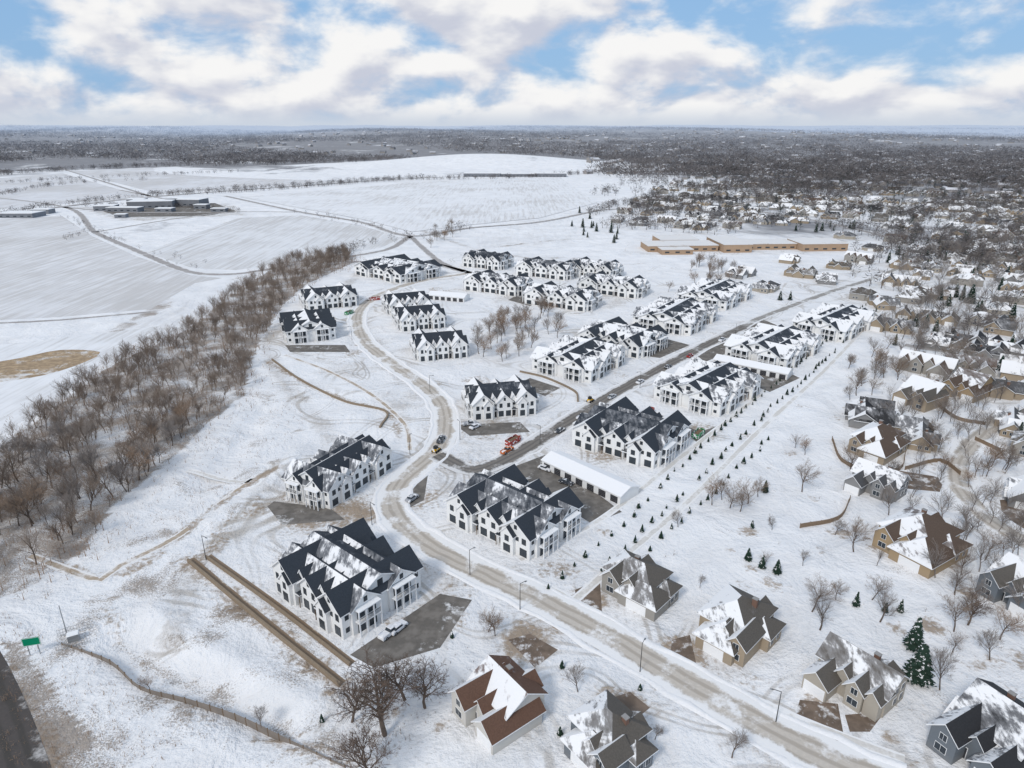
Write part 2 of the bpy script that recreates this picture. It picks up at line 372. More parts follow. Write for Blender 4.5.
def stroke(px,w,ch,st,world=False):
    pts=resample(px if world else PL(px),8); lo=pts.min(0)-w*2; hi=pts.max(0)+w*2
    k=(xn>lo[0])&(xn<hi[0])&(yn>lo[1])&(yn<hi[1])
    if not k.any(): return
    d=segdist(xn[k],yn[k],[tuple(p) for p in pts]); v=st*np.clip(1.35-d/(w*.5),0,1); pn[k,ch]=np.maximum(pn[k,ch],v)
def area(px,ch,st,world=False):
    poly=px if world else PL(px); k=inpoly(xn,yn,poly); pn[k,ch]=np.maximum(pn[k,ch],st)
def blob(u,v,r,ch,st):
    x,y=P(u,v); d=np.hypot(xn-x,yn-y); pn[:,ch]=np.maximum(pn[:,ch],st*np.clip(1.3-d/r,0,1))
area(SITE,2,.42); area(SITE,0,.19)
stroke(MAIN,30,2,.72,True); stroke(MAIN,15,0,.5,True); stroke(CROSS,24,2,.7,True); stroke(CROSS,15,0,.45,True); stroke(CROSS2,20,2,.55,True)
stroke([(905,790),(800,745),(600,632),(455,560)],28,0,.38)
stroke([(30,560),(120,575),(180,535),(235,492),(275,470)],6,0,.7)
stroke([(188,560),(262,622),(340,684)],11,0,.62); stroke([(205,548),(285,608),(345,650)],7,0,.5)
stroke([(110,600),(130,660),(180,700),(260,730),(345,765)],8,0,.5); stroke([(120,640),(160,668),(215,690),(280,722)],5,1,.9)
stroke([(268,362),(300,380),(345,400),(388,412),(400,440)],5,0,.7)
stroke([(275,340),(300,355),(370,372)],8,2,.8)
stroke([(170,640),(205,560),(290,480),(330,440),(290,390),(270,350),(285,320),(330,300),(370,262)],12,2,.8)
stroke([(205,560),(240,520),(300,478)],14,0,.5)
stroke([(60,650),(100,600),(150,590),(190,560)],12,1,.6)
area(band_px,1,.98)
area([(20,580),(110,500),(200,430),(262,370),(310,395),(300,440),(250,480),(190,560),(330,690),(380,800),(40,800),(10,660)],1,.34)
area([(0,640),(20,640),(130,800),(20,800)],1,1.0); area([(0,640),(10,650),(100,800),(20,800)],0,.55)
blob(150,440,20,1,.8)
stroke([(0,405),(60,360),(140,318),(170,300)],14,1,.8); stroke([(230,280),(300,262),(400,238)],8,1,.6)
for u,v,r,s in [(345,515,14,.8),(300,520,12,.8),(262,505,8,.6),(450,612,16,.6),(560,480,12,.8),(600,455,10,.7),(485,430,14,.65),(430,385,10,.7),(355,350,12,.6),(350,325,8,.6),(545,395,10,.7),(330,360,12,.5),(700,430,8,.8),(590,480,10,.7),(520,640,8,.9),(625,708,8,.9),(590,602,6,.9),(685,655,8,.9),(560,570,8,.7),(480,380,12,.5),(455,345,12,.5),(405,335,10,.6),(440,290,14,.6),(330,318,8,.7),(420,500,10,.6),(640,420,10,.6),(700,375,10,.6),(365,700,8,.5),(500,625,8,.6),(540,440,10,.6),(620,440,8,.6),(585,365,10,.5),(515,265,20,.45),(560,290,20,.55),(600,290,18,.5),(250,560,10,.5),(430,345,8,.6),(660,350,10,.6),(710,330,10,.5),(620,375,8,.6)]:
    blob(u,v,r,0,s*.95); blob(u,v,r*1.6,2,s)
for u,v,r in [(480,445,20),(460,480,20),(540,480,22),(430,590,20),(650,345,25),(590,330,25),(520,400,20),(740,345,25),(700,395,16),(390,420,14),(520,300,30),(600,300,30),(410,350,16),(330,330,16),(350,370,20),(400,400,20)]: blob(u,v,r,2,.8)
area([(-200,480),(0,400),(60,355),(190,300),(180,322),(60,400),(-200,520)],3,.7)
area([(70,207),(230,203),(250,215),(120,222)],2,.8); area([(380,178),(560,176),(560,186),(420,190)],2,.5); area([(620,238),(660,205),(600,205),(470,232),(480,250)],3,.5)
for l,ch,s in [([(0,260),(120,244)],1,.7),([(160,195),(235,226)],0,.5),([(470,250),(560,240),(620,238)],1,.6),([(420,230),(480,250),(560,262)],2,.8)]: stroke(l,9,ch,s)
stroke([(985,432),(960,460),(962,490),(990,520)],22,0,.5); stroke([(985,432),(960,460),(962,490),(990,520)],30,2,.6)
area([(640,560),(760,470),(900,300),(1010,300),(1040,800),(700,700)],1,.16)
area([(780,285),(1030,180),(1030,430),(880,330)],2,.55)
area([(620,255),(850,255),(900,235),(640,228)],2,.5)
for k in range(80):
    u=rng.uniform(740,1024); v=rng.uniform(290,760); blob(u,v,rng.uniform(2,6),0,rng.uniform(.4,.8))
for k in range(60):
    u=rng.uniform(90,330); v=rng.uniform(440,760); blob(u,v,rng.uniform(3,9),1,rng.uniform(.4,.85))
for k in range(40):
    u=rng.uniform(380,860); v=rng.uniform(470,760); blob(u,v,rng.uniform(1.5,4),0,rng.uniform(.4,.75))
paint[near]=pn
nx,ny=len(xs),len(ys); I=np.arange(nx*ny).reshape(ny,nx)
Fg=np.stack([I[:-1,:-1],I[:-1,1:],I[1:,1:],I[1:,:-1]],-1).reshape(-1,4)
me=fastmesh('ground',np.c_[X,Y,Z],Fg,'ground')
at=me.color_attributes.new('paint','FLOAT_COLOR','POINT'); at.data.foreach_set('color',paint.ravel())
at=me.attributes.new('woods','FLOAT','POINT'); at.data.foreach_set('value',woods.astype(np.float32))
me.polygons.foreach_set('use_smooth',np.ones(len(Fg),bool)); struct('ground',me)
def sheet(name,px,m,z,smooth_=False):
    pts=PL(px)
    if smooth_: pts=[tuple(p) for p in resample(pts+[pts[0]],5)][:-1]
    mb=MB(); mb.poly([(x,y,z) for x,y in pts],m); me=mb.mesh(name,False)
    if me.polygons[0].normal.z<0: me.flip_normals()
    struct(name,me)
sheet('field',[(-250,328),(0,320),(60,317),(150,309),(195,283),(222,278),(190,275),(136,256),(92,236),(62,216),(-250,232)],'field1',.02)
sheet('field',[(145,252),(238,218),(300,215),(360,225),(402,238),(380,248),(310,259),(236,270),(192,268)],'field2',.02)
sheet('field',[(240,197),(340,189),(420,182),(560,177),(596,203),(540,218),(470,225),(412,232),(360,219),(300,208)],'field3',.3)
sheet('field',[(-150,190),(62,173),(146,197),(60,204),(-150,222)],'field4',.02)
sheet('field',[(70,171),(220,165),(300,170),(400,178),(300,184),(160,194)],'field4',.02)
sheet('field',[(-250,420),(-100,372),(0,345),(60,338),(130,330),(160,326),(110,358),(45,405),(0,436),(-250,520)],'field3',.02)
M['grasspatch']=patchy('tan_grass_patch',(.30,.22,.14),.35,.35,.06)
sheet('grass_patch',[(-40,388),(0,382),(45,375),(85,362),(100,352),(60,350),(20,358),(-40,370)],'grasspatch',.04,True)
# ---------------- roads ----------------
_,pm,nm=strip('road',MAIN,9.0,.05,'mainroad')
bank(pm,nm,4.8,'kerb',.35,1.5); bank(pm,nm,-4.8,'kerb',.35,1.5)
_,pc,nc=strip('road',CROSS,7.4,.075,'asphalt'); bank(pc[6:],nc[6:],4.1,'kerb',.3,1.2); bank(pc[6:],nc[6:],-4.1,'kerb',.3,1.2)
strip('road',CROSS2,6.2,.07,'slushroad')
_,pr,nr=strip('road',CUL,9,.05,'mainroad'); bank(pr,nr,4.9,'kerb',.3,1.4); bank(pr,nr,-4.9,'kerb',.3,1.4)
strip('road',RES,8,.05,'slushroad')
strip('highway',HWY,11,.05,'highway')
for l in [[(905,760),(800,720),(690,668),(610,622),(545,585)],[(188,470),(240,482),(290,470)],[(520,560),(600,520),(690,450),(760,395)]]: strip('footpath',PL(l),2.2,.03,'snowpath')
strip('footpath',PL([(575,600),(620,560),(690,500),(760,430),(830,365),(890,300)]),2.4,.035,'snowpath')
strip('footpath',PL([(30,556),(100,580),(120,566),(178,536),(235,492),(272,468)]),2.5,.03,'trail')
strip('footpath',PL([(285,355),(330,372),(372,395),(405,425),(410,450)]),2.2,.03,'trail')
strip('mulch_strip',PL([(190,559),(264,621),(342,684)]),1.9,.03,'mulch'); strip('mulch_strip',PL([(208,556),(280,608),(352,664)]),1.7,.03,'mulch')
for l,w in [([(-80,190),(60,206),(95,232),(140,252),(190,272),(235,274),(310,262),(385,250),(410,236)],7),([(225,196),(300,212),(360,222),(410,236),(470,228),(540,222),(600,210)],6),([(-60,222),(60,207),(150,197),(300,186),(420,178),(560,172)],10),([(60,207),(130,212),(235,212)],7),([(120,190),(170,200)],7),([(600,210),(700,205),(800,218),(860,230),(930,250)],9),([(340,262),(420,262),(470,273)],7),([(410,236),(440,262),(470,273)],6),([(-60,325),(0,323),(60,320),(150,312)],3.5),([(60,168),(150,196)],7),([(230,170),(420,178)],8),([(95,232),(180,218),(235,212),(300,212)],5),([(660,200),(760,186),(880,180),(1040,186)],10),([(700,220),(760,198),(800,180),(840,166)],10),([(900,240),(930,205),(940,180)],9),([(960,330),(1000,300),(1060,270)],8),([(905,262),(960,262),(1040,250)],8),([(925,292),(960,280),(985,262),(990,240)],7),([(905,345),(950,352),(1000,385),(1040,395)],7)]:
    strip('road',PL(l),w,.34 if l[0]==(225,196) or l[0]==(-60,222) else .06,'farroad',12)
for l,m in [([(350,655),(374,668),(440,648),(472,600),(440,594)],'drive'),([(262,500),(282,525),(345,520),(330,508)],'drive'),([(505,470),(545,455),(622,512),(592,524)],'drive'),([(400,482),(428,474),(424,500),(402,512),(394,505)],'drive'),
    ([(508,640),(530,634),(558,650),(535,668)],'drivedirt'),([(607,700),(630,692),(650,708),(625,728)],'drivedirt'),([(575,590),(600,580),(602,612),(578,616)],'drivedirt'),([(672,640),(690,635),(700,680),(668,675)],'drivedirt'),([(800,700),(838,704),(850,768),(785,745)],'drivedirt'),([(845,715),(885,712),(870,732),(850,732)],'drivedirt'),
    ([(1000,500),(1030,498),(1030,545),(1005,530)],'drivedirt'),([(700,365),(745,352),(800,378),(770,392)],'drive'),([(600,350),(640,332),(690,345),(660,358)],'drive'),([(895,470),(945,478),(940,492),(900,488)],'drivedirt'),([(285,345),(345,345),(350,352),(290,352)],'drive'),([(530,378),(560,388),(545,396),(515,385)],'drive'),
    ([(628,420),(650,410),(700,432),(720,425),(700,445),(690,436)],'drive'),([(690,350),(720,340),(735,350),(705,362)],'drive'),([(455,425),(520,422),(530,432),(470,436)],'drive'),([(562,420),(585,405),(640,430),(620,440)],'drive'),([(730,328),(760,318),(800,335),(775,345)],'drive'),([(508,300),(535,285),(560,292),(530,306)],'drive'),([(575,292),(600,278),(612,283),(590,300)],'drive'),([(96,209),(150,203),(215,203),(236,211),(205,216),(120,217)],'drive')]:
    sheet('driveway',l,m,.025)
# ---------------- building kit ----------------
def window_mb(w,h,fr='frame'):
    b=MB(); b.box(-w/2,w/2,-.06,.02,0,h,fr)
    b.box(-w/2+.07,-.03,-.075,-.05,.07,h-.07,'glass'); b.box(.03,w/2-.07,-.075,-.05,.07,h-.07,'glass'); return b
def door_mb(w,h,mat='blackdoor'):
    b=MB(); b.box(-w/2-.1,w/2+.1,-.04,.02,0,h+.12,'trim'); b.box(-w/2,w/2,-.07,-.03,0,h,mat); b.box(-w*.3,w*.3,-.085,-.06,h*.55,h*.85,'glass'); return b
def garage_mb(w,h,mat):
    b=MB(); b.box(-w/2-.12,w/2+.12,-.04,.02,0,h+.12,'trim')
    for i in range(4): b.box(-w/2,w/2,-.08,-.03,i*h/4+.02,(i+1)*h/4-.02,mat)
    return b
W1=window_mb(1.4,1.55); W2=window_mb(2.3,2.1); WS=window_mb(.95,1.1); D1=door_mb(1.1,2.2)
def balcony_mb():
    b=MB(); b.box(-2.9,2.9,-1.7,0,3.1,3.3,'trim'); b.box(-2.9,2.9,-1.75,-.05,5.85,6.05,'trim')
    for x in (-2.8,-.95,.95,2.8): b.box(x-.13,x+.13,-1.68,-1.42,-.2,5.9,'trim')
    b.box(-2.8,2.8,-1.62,-1.56,4.25,4.33,'frame')
    for i in range(24): x=-2.75+i*.24; b.box(x,x+.04,-1.61,-1.57,3.3,4.25,'frame')
    for x0 in (-2.4,.5):
        b.box(x0,x0+1.9,-.12,.03,.1,2.4,'glass'); b.box(x0,x0+1.9,-.12,.03,3.5,5.5,'glass')
    return b
BAL=balcony_mb()
def porch_mb(w):
    b=MB(); b.box(-w/2,w/2,-1.8,0,2.9,3.1,'roofdark'); b.box(-w/2,w/2,-1.8,0,2.75,2.9,'trim')
    for x in (-w/2+.1,w/2-.25): b.box(x,x+.15,-1.75,-1.6,-.2,2.75,'wood')
    b.box(-w/2+.2,w/2-.2,-.1,.03,.1,2.4,'blackdoor'); return b
PO=porch_mb(2.6)
def townhouse():
    wall=MB(); roof=MB(); H=5.8
    wall.gable_wall('x',0,-14,14,7.2,-.3,H,3.5,'siding'); roof.gable_roof('x',0,-14,14,7.2,H,3.5,'roofdark','trim')
    bays=[(-9.9,4.9,3.3,5.85,10.9),(10.1,4.7,3.2,5.9,10.6),(.1,3.7,2.6,5.7,10.0)]
    for c,hf,ri,h,yy in bays:
        wall.gable_wall('y',c,-yy,yy,hf,-.31,h,ri,'siding'); roof.gable_roof('y',c,-yy,yy,hf,h,ri,'roofdark','trim',.6)
    smallg=((-8.0,-1),(8.1,-1),(-8.1,1),(8.0,1))
    for c,sg in smallg:
        a0,a1=(-11.7,-6) if sg<0 else (6,11.6)
        wall.gable_wall('y',c,a0,a1,2.1,-.33,5.2,1.9,'siding'); roof.gable_roof('y',c,a0,a1,2.1,5.2,1.9,'roofdark','trim',.35)
    for c,sg in ((-4.7,-1),(4.6,-1),(-4.6,1),(4.5,1)):
        a0,a1=(-9.0,-2) if sg<0 else (2,9.0)
        wall.gable_wall('y',c,a0,a1,1.5,2.9,6.1,1.7,'siding'); roof.gable_roof('y',c,a0,a1,1.5,6.1,1.7,'roofdark','trim',.3)
    for c,hf,h,ri,L in ((-4.9,3.6,5.7,2.6,15.5),(4.9,3.6,5.75,2.5,15.3)):
        wall.gable_wall('x',c,-L,L,hf,-.32,h,ri,'siding'); roof.gable_roof('x',c,-L,L,hf,h,ri,'roofdark','trim')
    wall.box(-14.05,14.05,-8.26,8.26,-.34,.6,'foundation')
    P_=[('wall',wall,(0,0,0),0),('roof',roof,(0,0,0),0)]
    for sg in (-1,1):
        rz=0 if sg<0 else math.pi
        for c,hf,ri,h,yy in bays:
            y=sg*yy; big=abs(c)>5
            if big:
                so=-1 if c<0 else 1
                P_.append(('window',W1,(c+so*2.8,y,3.6),rz)); P_.append(('patio_door',W2,(c+so*2.6,y,.3),rz)); P_.append(('window',WS,(c+so*.6,y,3.9),rz)) 
                cs=[q for q,s_ in smallg if s_==sg and q*c>0][0]; yf=sg*(11.7 if sg<0 else 11.6)
                P_.append(('window',W1,(cs,yf,3.4),rz)); P_.append(('window',W2,(cs,yf,.5),rz)); P_.append(('window',WS,(c,y,6.8),rz))
            else:
                for dx in (-1.8,1.8): P_.append(('window',W1,(c+dx,y,3.6),rz))
                P_.append(('patio_door',W2,(c-1.7,y,.3),rz)); P_.append(('patio_door',W2,(c+1.7,y,.3),rz)); P_.append(('window',WS,(c,y,6.1),rz))
        for c in (-4.7,4.6): P_.append(('porch',PO,(c,sg*9.0,0),rz)); P_.append(('window',W1,(c,sg*9.0,4.0),rz))
        rz=math.pi/2*sg
        for c in (-4.9,4.9):
            xx=sg*(15.5 if c<0 else 15.3); P_.append(('balcony',BAL,(xx,c,-.3),rz)); P_.append(('window',WS,(xx,c,6.2),rz))
        for yy in (-9.4,9.4): P_.append(('window',WS,(sg*14.8,yy,4.0),rz)); P_.append(('window',WS,(sg*14.8,yy,1.2),rz))
        P_.append(('window',W1,(sg*14,0,6.6),rz)); P_.append(('door',D1,(sg*14,0,.2),rz))
    return P_
def fit(ps):
    L,B,R=[np.array(P(*p)) for p in ps]; e1=B-L; e2=R-B; l1,l2=np.linalg.norm(e1),np.linalg.norm(e2)
    a1=math.atan2(e1[1],e1[0]); a2=math.atan2(e2[1],e2[0])-math.pi/2
    d=(a2-a1+math.pi)%(2*math.pi)-math.pi; a=a1+d*l2/(l1+l2); c=(L+R)/2; return c,a,l1,l2
TP=townhouse(); tmesh={}
def cached(n,b):
    if id(b) not in tmesh: tmesh[id(b)]=b.mesh(n)
    return tmesh[id(b)]
TPM=[(n,cached(n,b),l,r) for n,b,l,r in TP]
mg=MB()
for n,b,l,r in TP: mg.add(b,l,r)
TMERGE=mg.mesh('townhouse_far')
occ=[]
def place_town(c,a,l1,l2,full,snow,label,zs=1.0):
    if l2>l1: a+=math.pi/2; l1,l2=l2,l1
    l1=max(l1,24); l2=max(l2,18)
    sc=(l1/31.8,l2/23.2,zs)
    occ.append((c[0],c[1],l1*.5+1.5))
    if full:
        o=top('townhouse',label,'townhouse',(c[0],c[1],0),a,None,'white townhouses',sc)
        for n,me,l,r in TPM:
            q=part(n,me,o,l,r); 
            if n in('roof','porch'): q['snow_amount']=snow
    else:
        o=top('townhouse',label,'townhouse',(c[0],c[1],0),a,TMERGE,'white townhouses',sc); o['snow_amount']=snow
lab1='white two-storey gabled townhouse with snow-streaked charcoal roof'
lab2='white townhouse block with mostly snow-covered dark gable roof'
towns=[([(268,590),(343,643),(430,590)],1,.0,1.1),([(278,497),(328,509),(400,466)],1,.08,1),([(440,520),(530,563),(588,525)],1,-.06,1.05),([(568,445),(655,472),(692,440)],1,-.1,1.05),
([(650,398),(720,419),(764,392)],1,.1,1),([(723,357),(787,373),(822,350)],1,.22,1),([(794,332),(846,345),(873,326)],0,.22,1),([(530,370),(592,385),(627,362)],1,.2,1),([(577,345),(640,361),(667,345)],0,.2,1),
([(633,326),(693,338),(717,318)],0,.2,1),([(675,303),(727,312),(753,297)],0,.25,1),([(463,402),(471,422),(538,415)],1,.12,1.05),([(412,349),(418,363),(468,358)],1,-.05,1.08),([(394,321),(400,333),(446,328)],0,-.05,1.08),([(384,308),(389,317),(430,312)],0,.0,1.08),
([(281,329),(285,345),(338,339)],1,.05,1.08),([(301,302),(306,312),(358,306)],0,.2,1.08),([(366,274),(400,287),(431,275)],0,.2,1.08)]
for ps,full,sn,zs in towns:
    c,a,l1,l2=fit(ps); place_town(c,a,l1,l2,full,sn,lab1 if sn<.15 else lab2,zs)
for u,v,sn,l in [(488,266,-.1,34),(498,290,.15,41),(547,275,.1,41),(562,304,.2,42),(613,292,.18,41),(594,275,.15,36)]:
    place_town(np.array(P(u,v)),math.radians(-30),l,23,0,sn,lab2,1.12)
def garage_row(c,a,l,w,name,label,cat):
    wb=MB(); wb.gable_wall('x',0,-l/2,l/2,w/2,-.3,2.6,w*.17,'siding'); rb=MB(); rb.gable_roof('x',0,-l/2,l/2,w/2,2.6,w*.17,'roofdark','trim',.3)
    o=top(name,label,cat,(c[0],c[1],0),a); part('wall',wb.mesh('w'),o); r=part('roof',rb.mesh('r'),o); r['snow_amount']=.95
    n=int(l/4); g=garage_mb(2.6,2.1,'blackdoor').mesh('g')
    for i in range(n): part('garage_door',g,o,(-l/2+(i+.5)*l/n,-w/2,.05)); part('garage_door',g,o,(-l/2+(i+.5)*l/n,w/2,.05),math.pi)
    occ.append((c[0],c[1],l*.4))
c,a,l1,l2=fit([(537,470),(615,508),(643,492)]); garage_row(c,a,l1,8.5,'garage_block','long low white garage with snow-covered roof','garage')
garage_row(P(752,370),math.radians(-37),32,8,'garage_block','long low white garage with snow-covered roof','garage')
garage_row(P(449,299),math.radians(-20),24,9,'garage_block','long low white garage with snow-covered roof','garage')
# single family homes
WALLS={'tan':(.36,.29,.21),'beige':(.42,.38,.32),'grey':(.25,.25,.25),'greige':(.33,.31,.28),'yellow':(.38,.28,.17),'brick':(.20,.12,.09),'whiteish':(.6,.58,.54),'slate':(.16,.18,.2)}
for k,c in WALLS.items(): M['w_'+k]=siding(k+'_lap_siding',c,False)
ROOFS={'brown':(.10,.070,.052),'taupe':(.105,.093,.08),'grey':(.08,.08,.082),'black':(.03,.03,.032),'red':(.125,.07,.048)}
for k,c in ROOFS.items(): M['r_'+k]=roofmat(k+'_roof_shingles',c)
WH=window_mb(1.3,1.4,'trim'); WL=window_mb(2.0,1.5,'trim')
def home(w,d,style,wm,rm,flip=1,two=True):
    wall=MB();roof=MB();P_=[]; H=4.9 if two else 3.1
    W='w_'+wm; R='r_'+rm
    def g(axis,c,a0,a1,hf,h,m=.62):
        wall.gable_wall(axis,c,a0,a1,hf,-.3,h,hf*m,W); roof.gable_roof(axis,c,a0,a1,hf,h,hf*m,R,'trim',.55,.22)
    def hp(x0,x1,y0,y1,h,m=.55):
        wall.box(x0,x1,y0,y1,-.3,h,W); roof.hip(x0,x1,y0,y1,h,m,R,'trim',.6)
    f=flip
    if style==0:
        g('x',d*.12,-w*.46,w*.36,d*.3,H); g('y',-f*w*.28,-d*.5,d*.2,w*.17,H-.1,.95); g('y',f*w*.27,-d*.47,d*.3,w*.2,3.3,.85); g('y',-f*w*.02,-d*.34,d*.12,w*.09,H-.3,1.15)
        g('y',0,d*.1,d*.5,w*.16,H-.8,.8); g('x',-d*.08,-w*.5,w*.1,d*.13,H-1.2,.9)
    elif style==1:
        hp(-w*.45,w*.3,-d*.25,d*.46,H); hp(f*w*.12-w*.2,f*w*.12+w*.38,-d*.5,d*.05,3.3,.65); g('y',-f*w*.25,-d*.42,0,w*.14,H-.4,.95); hp(w*.1,w*.5,0,d*.35,3.6)
        g('y',w*.02,-d*.33,0,w*.09,H-.2,1.1); g('y',-f*w*.1,d*.1,d*.5,w*.13,H-.5,.8)
    else:
        g('x',d*.1,-w*.5,w*.5,d*.25,H,.8); g('y',f*w*.3,-d*.5,d*.2,w*.18,3.4,.9); g('y',-f*w*.15,-d*.32,0,w*.12,H-.2,1.05); g('y',-f*w*.38,-d*.28,0,w*.1,H-.4,1.05); g('y',-f*w*.2,d*.1,d*.48,w*.18,3.3,.6); g('y',f*w*.08,-d*.22,d*.1,w*.09,H,1.1)
    P_+= [('wall',wall,(0,0,0),0),('roof',roof,(0,0,0),0)]
    ch=MB(); ct=H+d*.17+.6; ch.box(-.5,.5,-.4,.4,H-1,ct,'w_brick'); ch.box(-.58,.58,-.48,.48,ct,ct+.15,'foundation'); P_.append(('chimney',ch,(-f*w*.12,d*.2,0),0))
    gx={0:f*w*.27,1:f*w*.12+w*.09,2:f*w*.3}[style]; gy={0:-d*.47,1:-d*.5,2:-d*.5}[style]
    P_.append(('garage_door',garage_mb(min(4.8,w*.3),2.3,'trim'),(gx,gy,0),0))
    wx={0:-f*w*.28,1:-f*w*.25,2:-f*w*.15}[style]; wy={0:-d*.5,1:-d*.42,2:-d*.32}[style]
    P_.append(('window',WL,(wx,wy,.9),0)); P_.append(('window',WH,(wx,wy,3.3 if two else 2.6),0))
    P_.append(('door',D1,(wx+f*w*.15,{0:-d*.34,1:-d*.33,2:-d*.17}[style]-.02,.1),0))
    xe={0:-w*.46,1:-w*.45,2:-w*.5}[style]; xE={0:w*.36,1:w*.5,2:w*.5}[style]
    for y in (0.1*d,.25*d):
        P_.append(('window',WH,(xe,y,1.0),-math.pi/2)); P_.append(('window',WH,(xE,y,1.0),math.pi/2))
        if two and style!=1: P_.append(('window',WH,(xe,y,3.3),-math.pi/2)); P_.append(('window',WH,(xE,y,3.3),math.pi/2))
    return P_
homes=[([(453,712),(490,757),(552,715)],0,'whiteish','red',1,'white house with steep rust-brown snow-streaked gables',.1),
([(563,752),(600,788),(650,752)],1,'slate','taupe',-1,'grey house with dark taupe snow-dusted roof',-.1),
([(592,588),(655,619),(683,597)],1,'greige','taupe',1,'tan house with snow-patched taupe hip roof',.08),
([(680,640),(745,672),(790,632)],1,'tan','taupe',-1,'tan house with brown roof half under snow',.08),
([(800,690),(858,722),(908,690)],2,'beige','taupe',-1,'beige gabled house with brown roof beside its driveway',-.1),
([(930,752),(985,792),(1060,745)],0,'slate','black',1,'dark house with black snow-streaked roof',-.05),
([(985,598),(1015,616),(1062,600)],0,'slate','taupe',1,'slate grey house among bare trees',-.05),
([(857,545),(925,580),(977,552)],1,'yellow','brown',1,'yellow-brown house with half snow-covered roof',.1),
([(846,492),(880,504),(905,490)],2,'grey','grey',-1,'grey two-storey house with patchy snow roof',.05),
([(836,452),(880,466),(915,448)],1,'tan','brown',1,'tan low house with snow-covered roof',.3),
([(890,402),(925,415),(955,402)],0,'tan','taupe',-1,'tan house with snowy gable roof',.25),
([(945,395),(970,404),(992,392)],0,'yellow','brown',1,'orange-tan two-storey house with brown roof',-.1)]
for ps,st,wm,rm,fl,lb,sn in homes:
    c,a,l1,l2=fit(ps); l1=min(max(l1,13),24); l2=min(max(l2,12),20); occ.append((c[0],c[1],max(l1,l2)*.55))
    o=top('house',lb,'house',(c[0],c[1],0),a,None,'detached suburban houses')
    rf=None
    for n,b,l,r in home(l1,l2,st,wm,rm,fl,True):
        me=b.mesh(n); q=part(n,me,rf if n=='chimney' and rf else o,l,r)
        if n=='roof': q['snow_amount']=sn; rf=q
variants=[]
for i,(st,wm,rm,fl,two) in enumerate([(0,'tan','taupe',1,False),(1,'beige','grey',-1,False),(2,'greige','brown',1,True),(0,'grey','black',-1,False),(1,'greige','taupe',1,True),(2,'tan','grey',-1,False)]):
    b=MB()
    for n,q,l,r in home(21,15,st,wm,rm,fl,two): b.add(q,l,r)
    variants.append(b.mesh('house_variant'))
mids=[(765,290),(740,276),(800,276),(826,282),(838,268),(862,298),(882,306),(858,262),(905,268),(872,250),(920,252),(940,238),(955,228),(895,242),(985,325),(962,345),(1004,352),(1015,302),(990,275),(1010,260),(915,318),(1020,375),(900,285),(975,255),(1005,238),(1018,222),(930,270),(960,275),(845,238),(790,262),(1050,420),(1040,455),(1060,330),(915,440),(1045,505),(985,355),(940,322),(1000,330),(1030,345),(1050,375),(868,420),(935,345),(1015,430),(925,372),(968,372),(1012,395),(890,330),(912,300)]
def too_close(x,y,r):
    return any((x-a)**2+(y-b)**2<(r+q)**2 for a,b,q in occ)
hs=[]
for u,v in mids: hs.append((*P(u,v),math.radians(-37+rng.choice([0,90,180,270])+rng.normal(0,8))))
def cluster(px,cell,prob,ang):
    poly=PL(px); a=np.array(poly); lo,hi=a.min(0),a.max(0); ca,sa=math.cos(ang),math.sin(ang); out=[]
    R=np.hypot(*(hi-lo))/2; cx,cy=(lo+hi)/2
    for i,gx in enumerate(np.arange(-R,R,cell*.95)):
        for j,gy in enumerate(np.arange(-R,R,cell)):
            if j%3==0 or rng.random()>prob: continue
            x=cx+gx*ca-gy*sa+rng.normal(0,3.5)+8*math.sin(gy/60); y=cy+gx*sa+gy*ca+rng.normal(0,3.5)+10*math.sin(gx/80)
            if inpoly(np.array([x]),np.array([y]),poly)[0]: out.append((x,y,ang+math.radians(rng.choice([0,90,180,270])+rng.normal(0,10))))
    return out
cl=cluster([(600,228),(640,200),(760,192),(880,200),(980,205),(1040,212),(1120,330),(1040,320),(985,268),(940,238),(850,222),(760,230)],24,.85,math.radians(-30))
cl+=cluster([(905,262),(1040,215),(1120,290),(1120,430),(1050,400),(1000,372),(940,330)],25,.95,math.radians(-40))
cl+=cluster([(640,196),(700,168),(860,160),(1080,160),(1060,208),(880,196),(760,188)],28,.75,math.radians(-15))
cl=[h for h in cl if not too_close(h[0],h[1],8)]
cl.sort(key=lambda h:h[0]**2+h[1]**2)
for h in cl:
    if all((h[0]-q[0])**2+(h[1]-q[1])**2>18**2 for q in hs[:170]): hs.append(h)
hl=['small house with snow-patched shingle roof','low house with snow-covered hip roof','gabled house under patchy snow']
for x,y,a in hs[:285]:
    k=int(rng.integers(6)); s=rng.uniform(.8,1.05)
    o=top('house',hl[k%3],'house',(x,y,0),a,variants[k],'detached suburban houses',s); o['snow_amount']=float(rng.uniform(-.3,.45)); occ.append((x,y,8))
def stuff_houses(name,pts,label):
    b=MB()
    for x,y,a,s in pts:
        q=MB(); q.gable_wall('x',0,-8*s,8*s,5*s,-1,4*s,3*s,'farwall'); q.gable_roof('x',0,-8*s,8*s,5*s,4*s,3*s,'farroof','farwall',.5); b.add(q,(x,y,float(gz(x,y))),a)
    o=link(name,b.mesh(name)); o['kind']='stuff'; o['label']=label; o['category']='houses'
far=[(x,y,a,1.0) for x,y,a in hs[285:]]
for i in range(1300):
    d=math.exp(rng.uniform(math.log(1500),math.log(6000))); az=rng.uniform(-.72,.72)
    if d<2600 and az<.1: continue
    if az<.0 and rng.random()<.6: continue
    far.append((d*math.sin(az),d*math.cos(az),rng.uniform(0,3.1),1.0+d/9000))
stuff_houses('distant_houses',far,'far-off rooftops scattered through wooded suburbs')
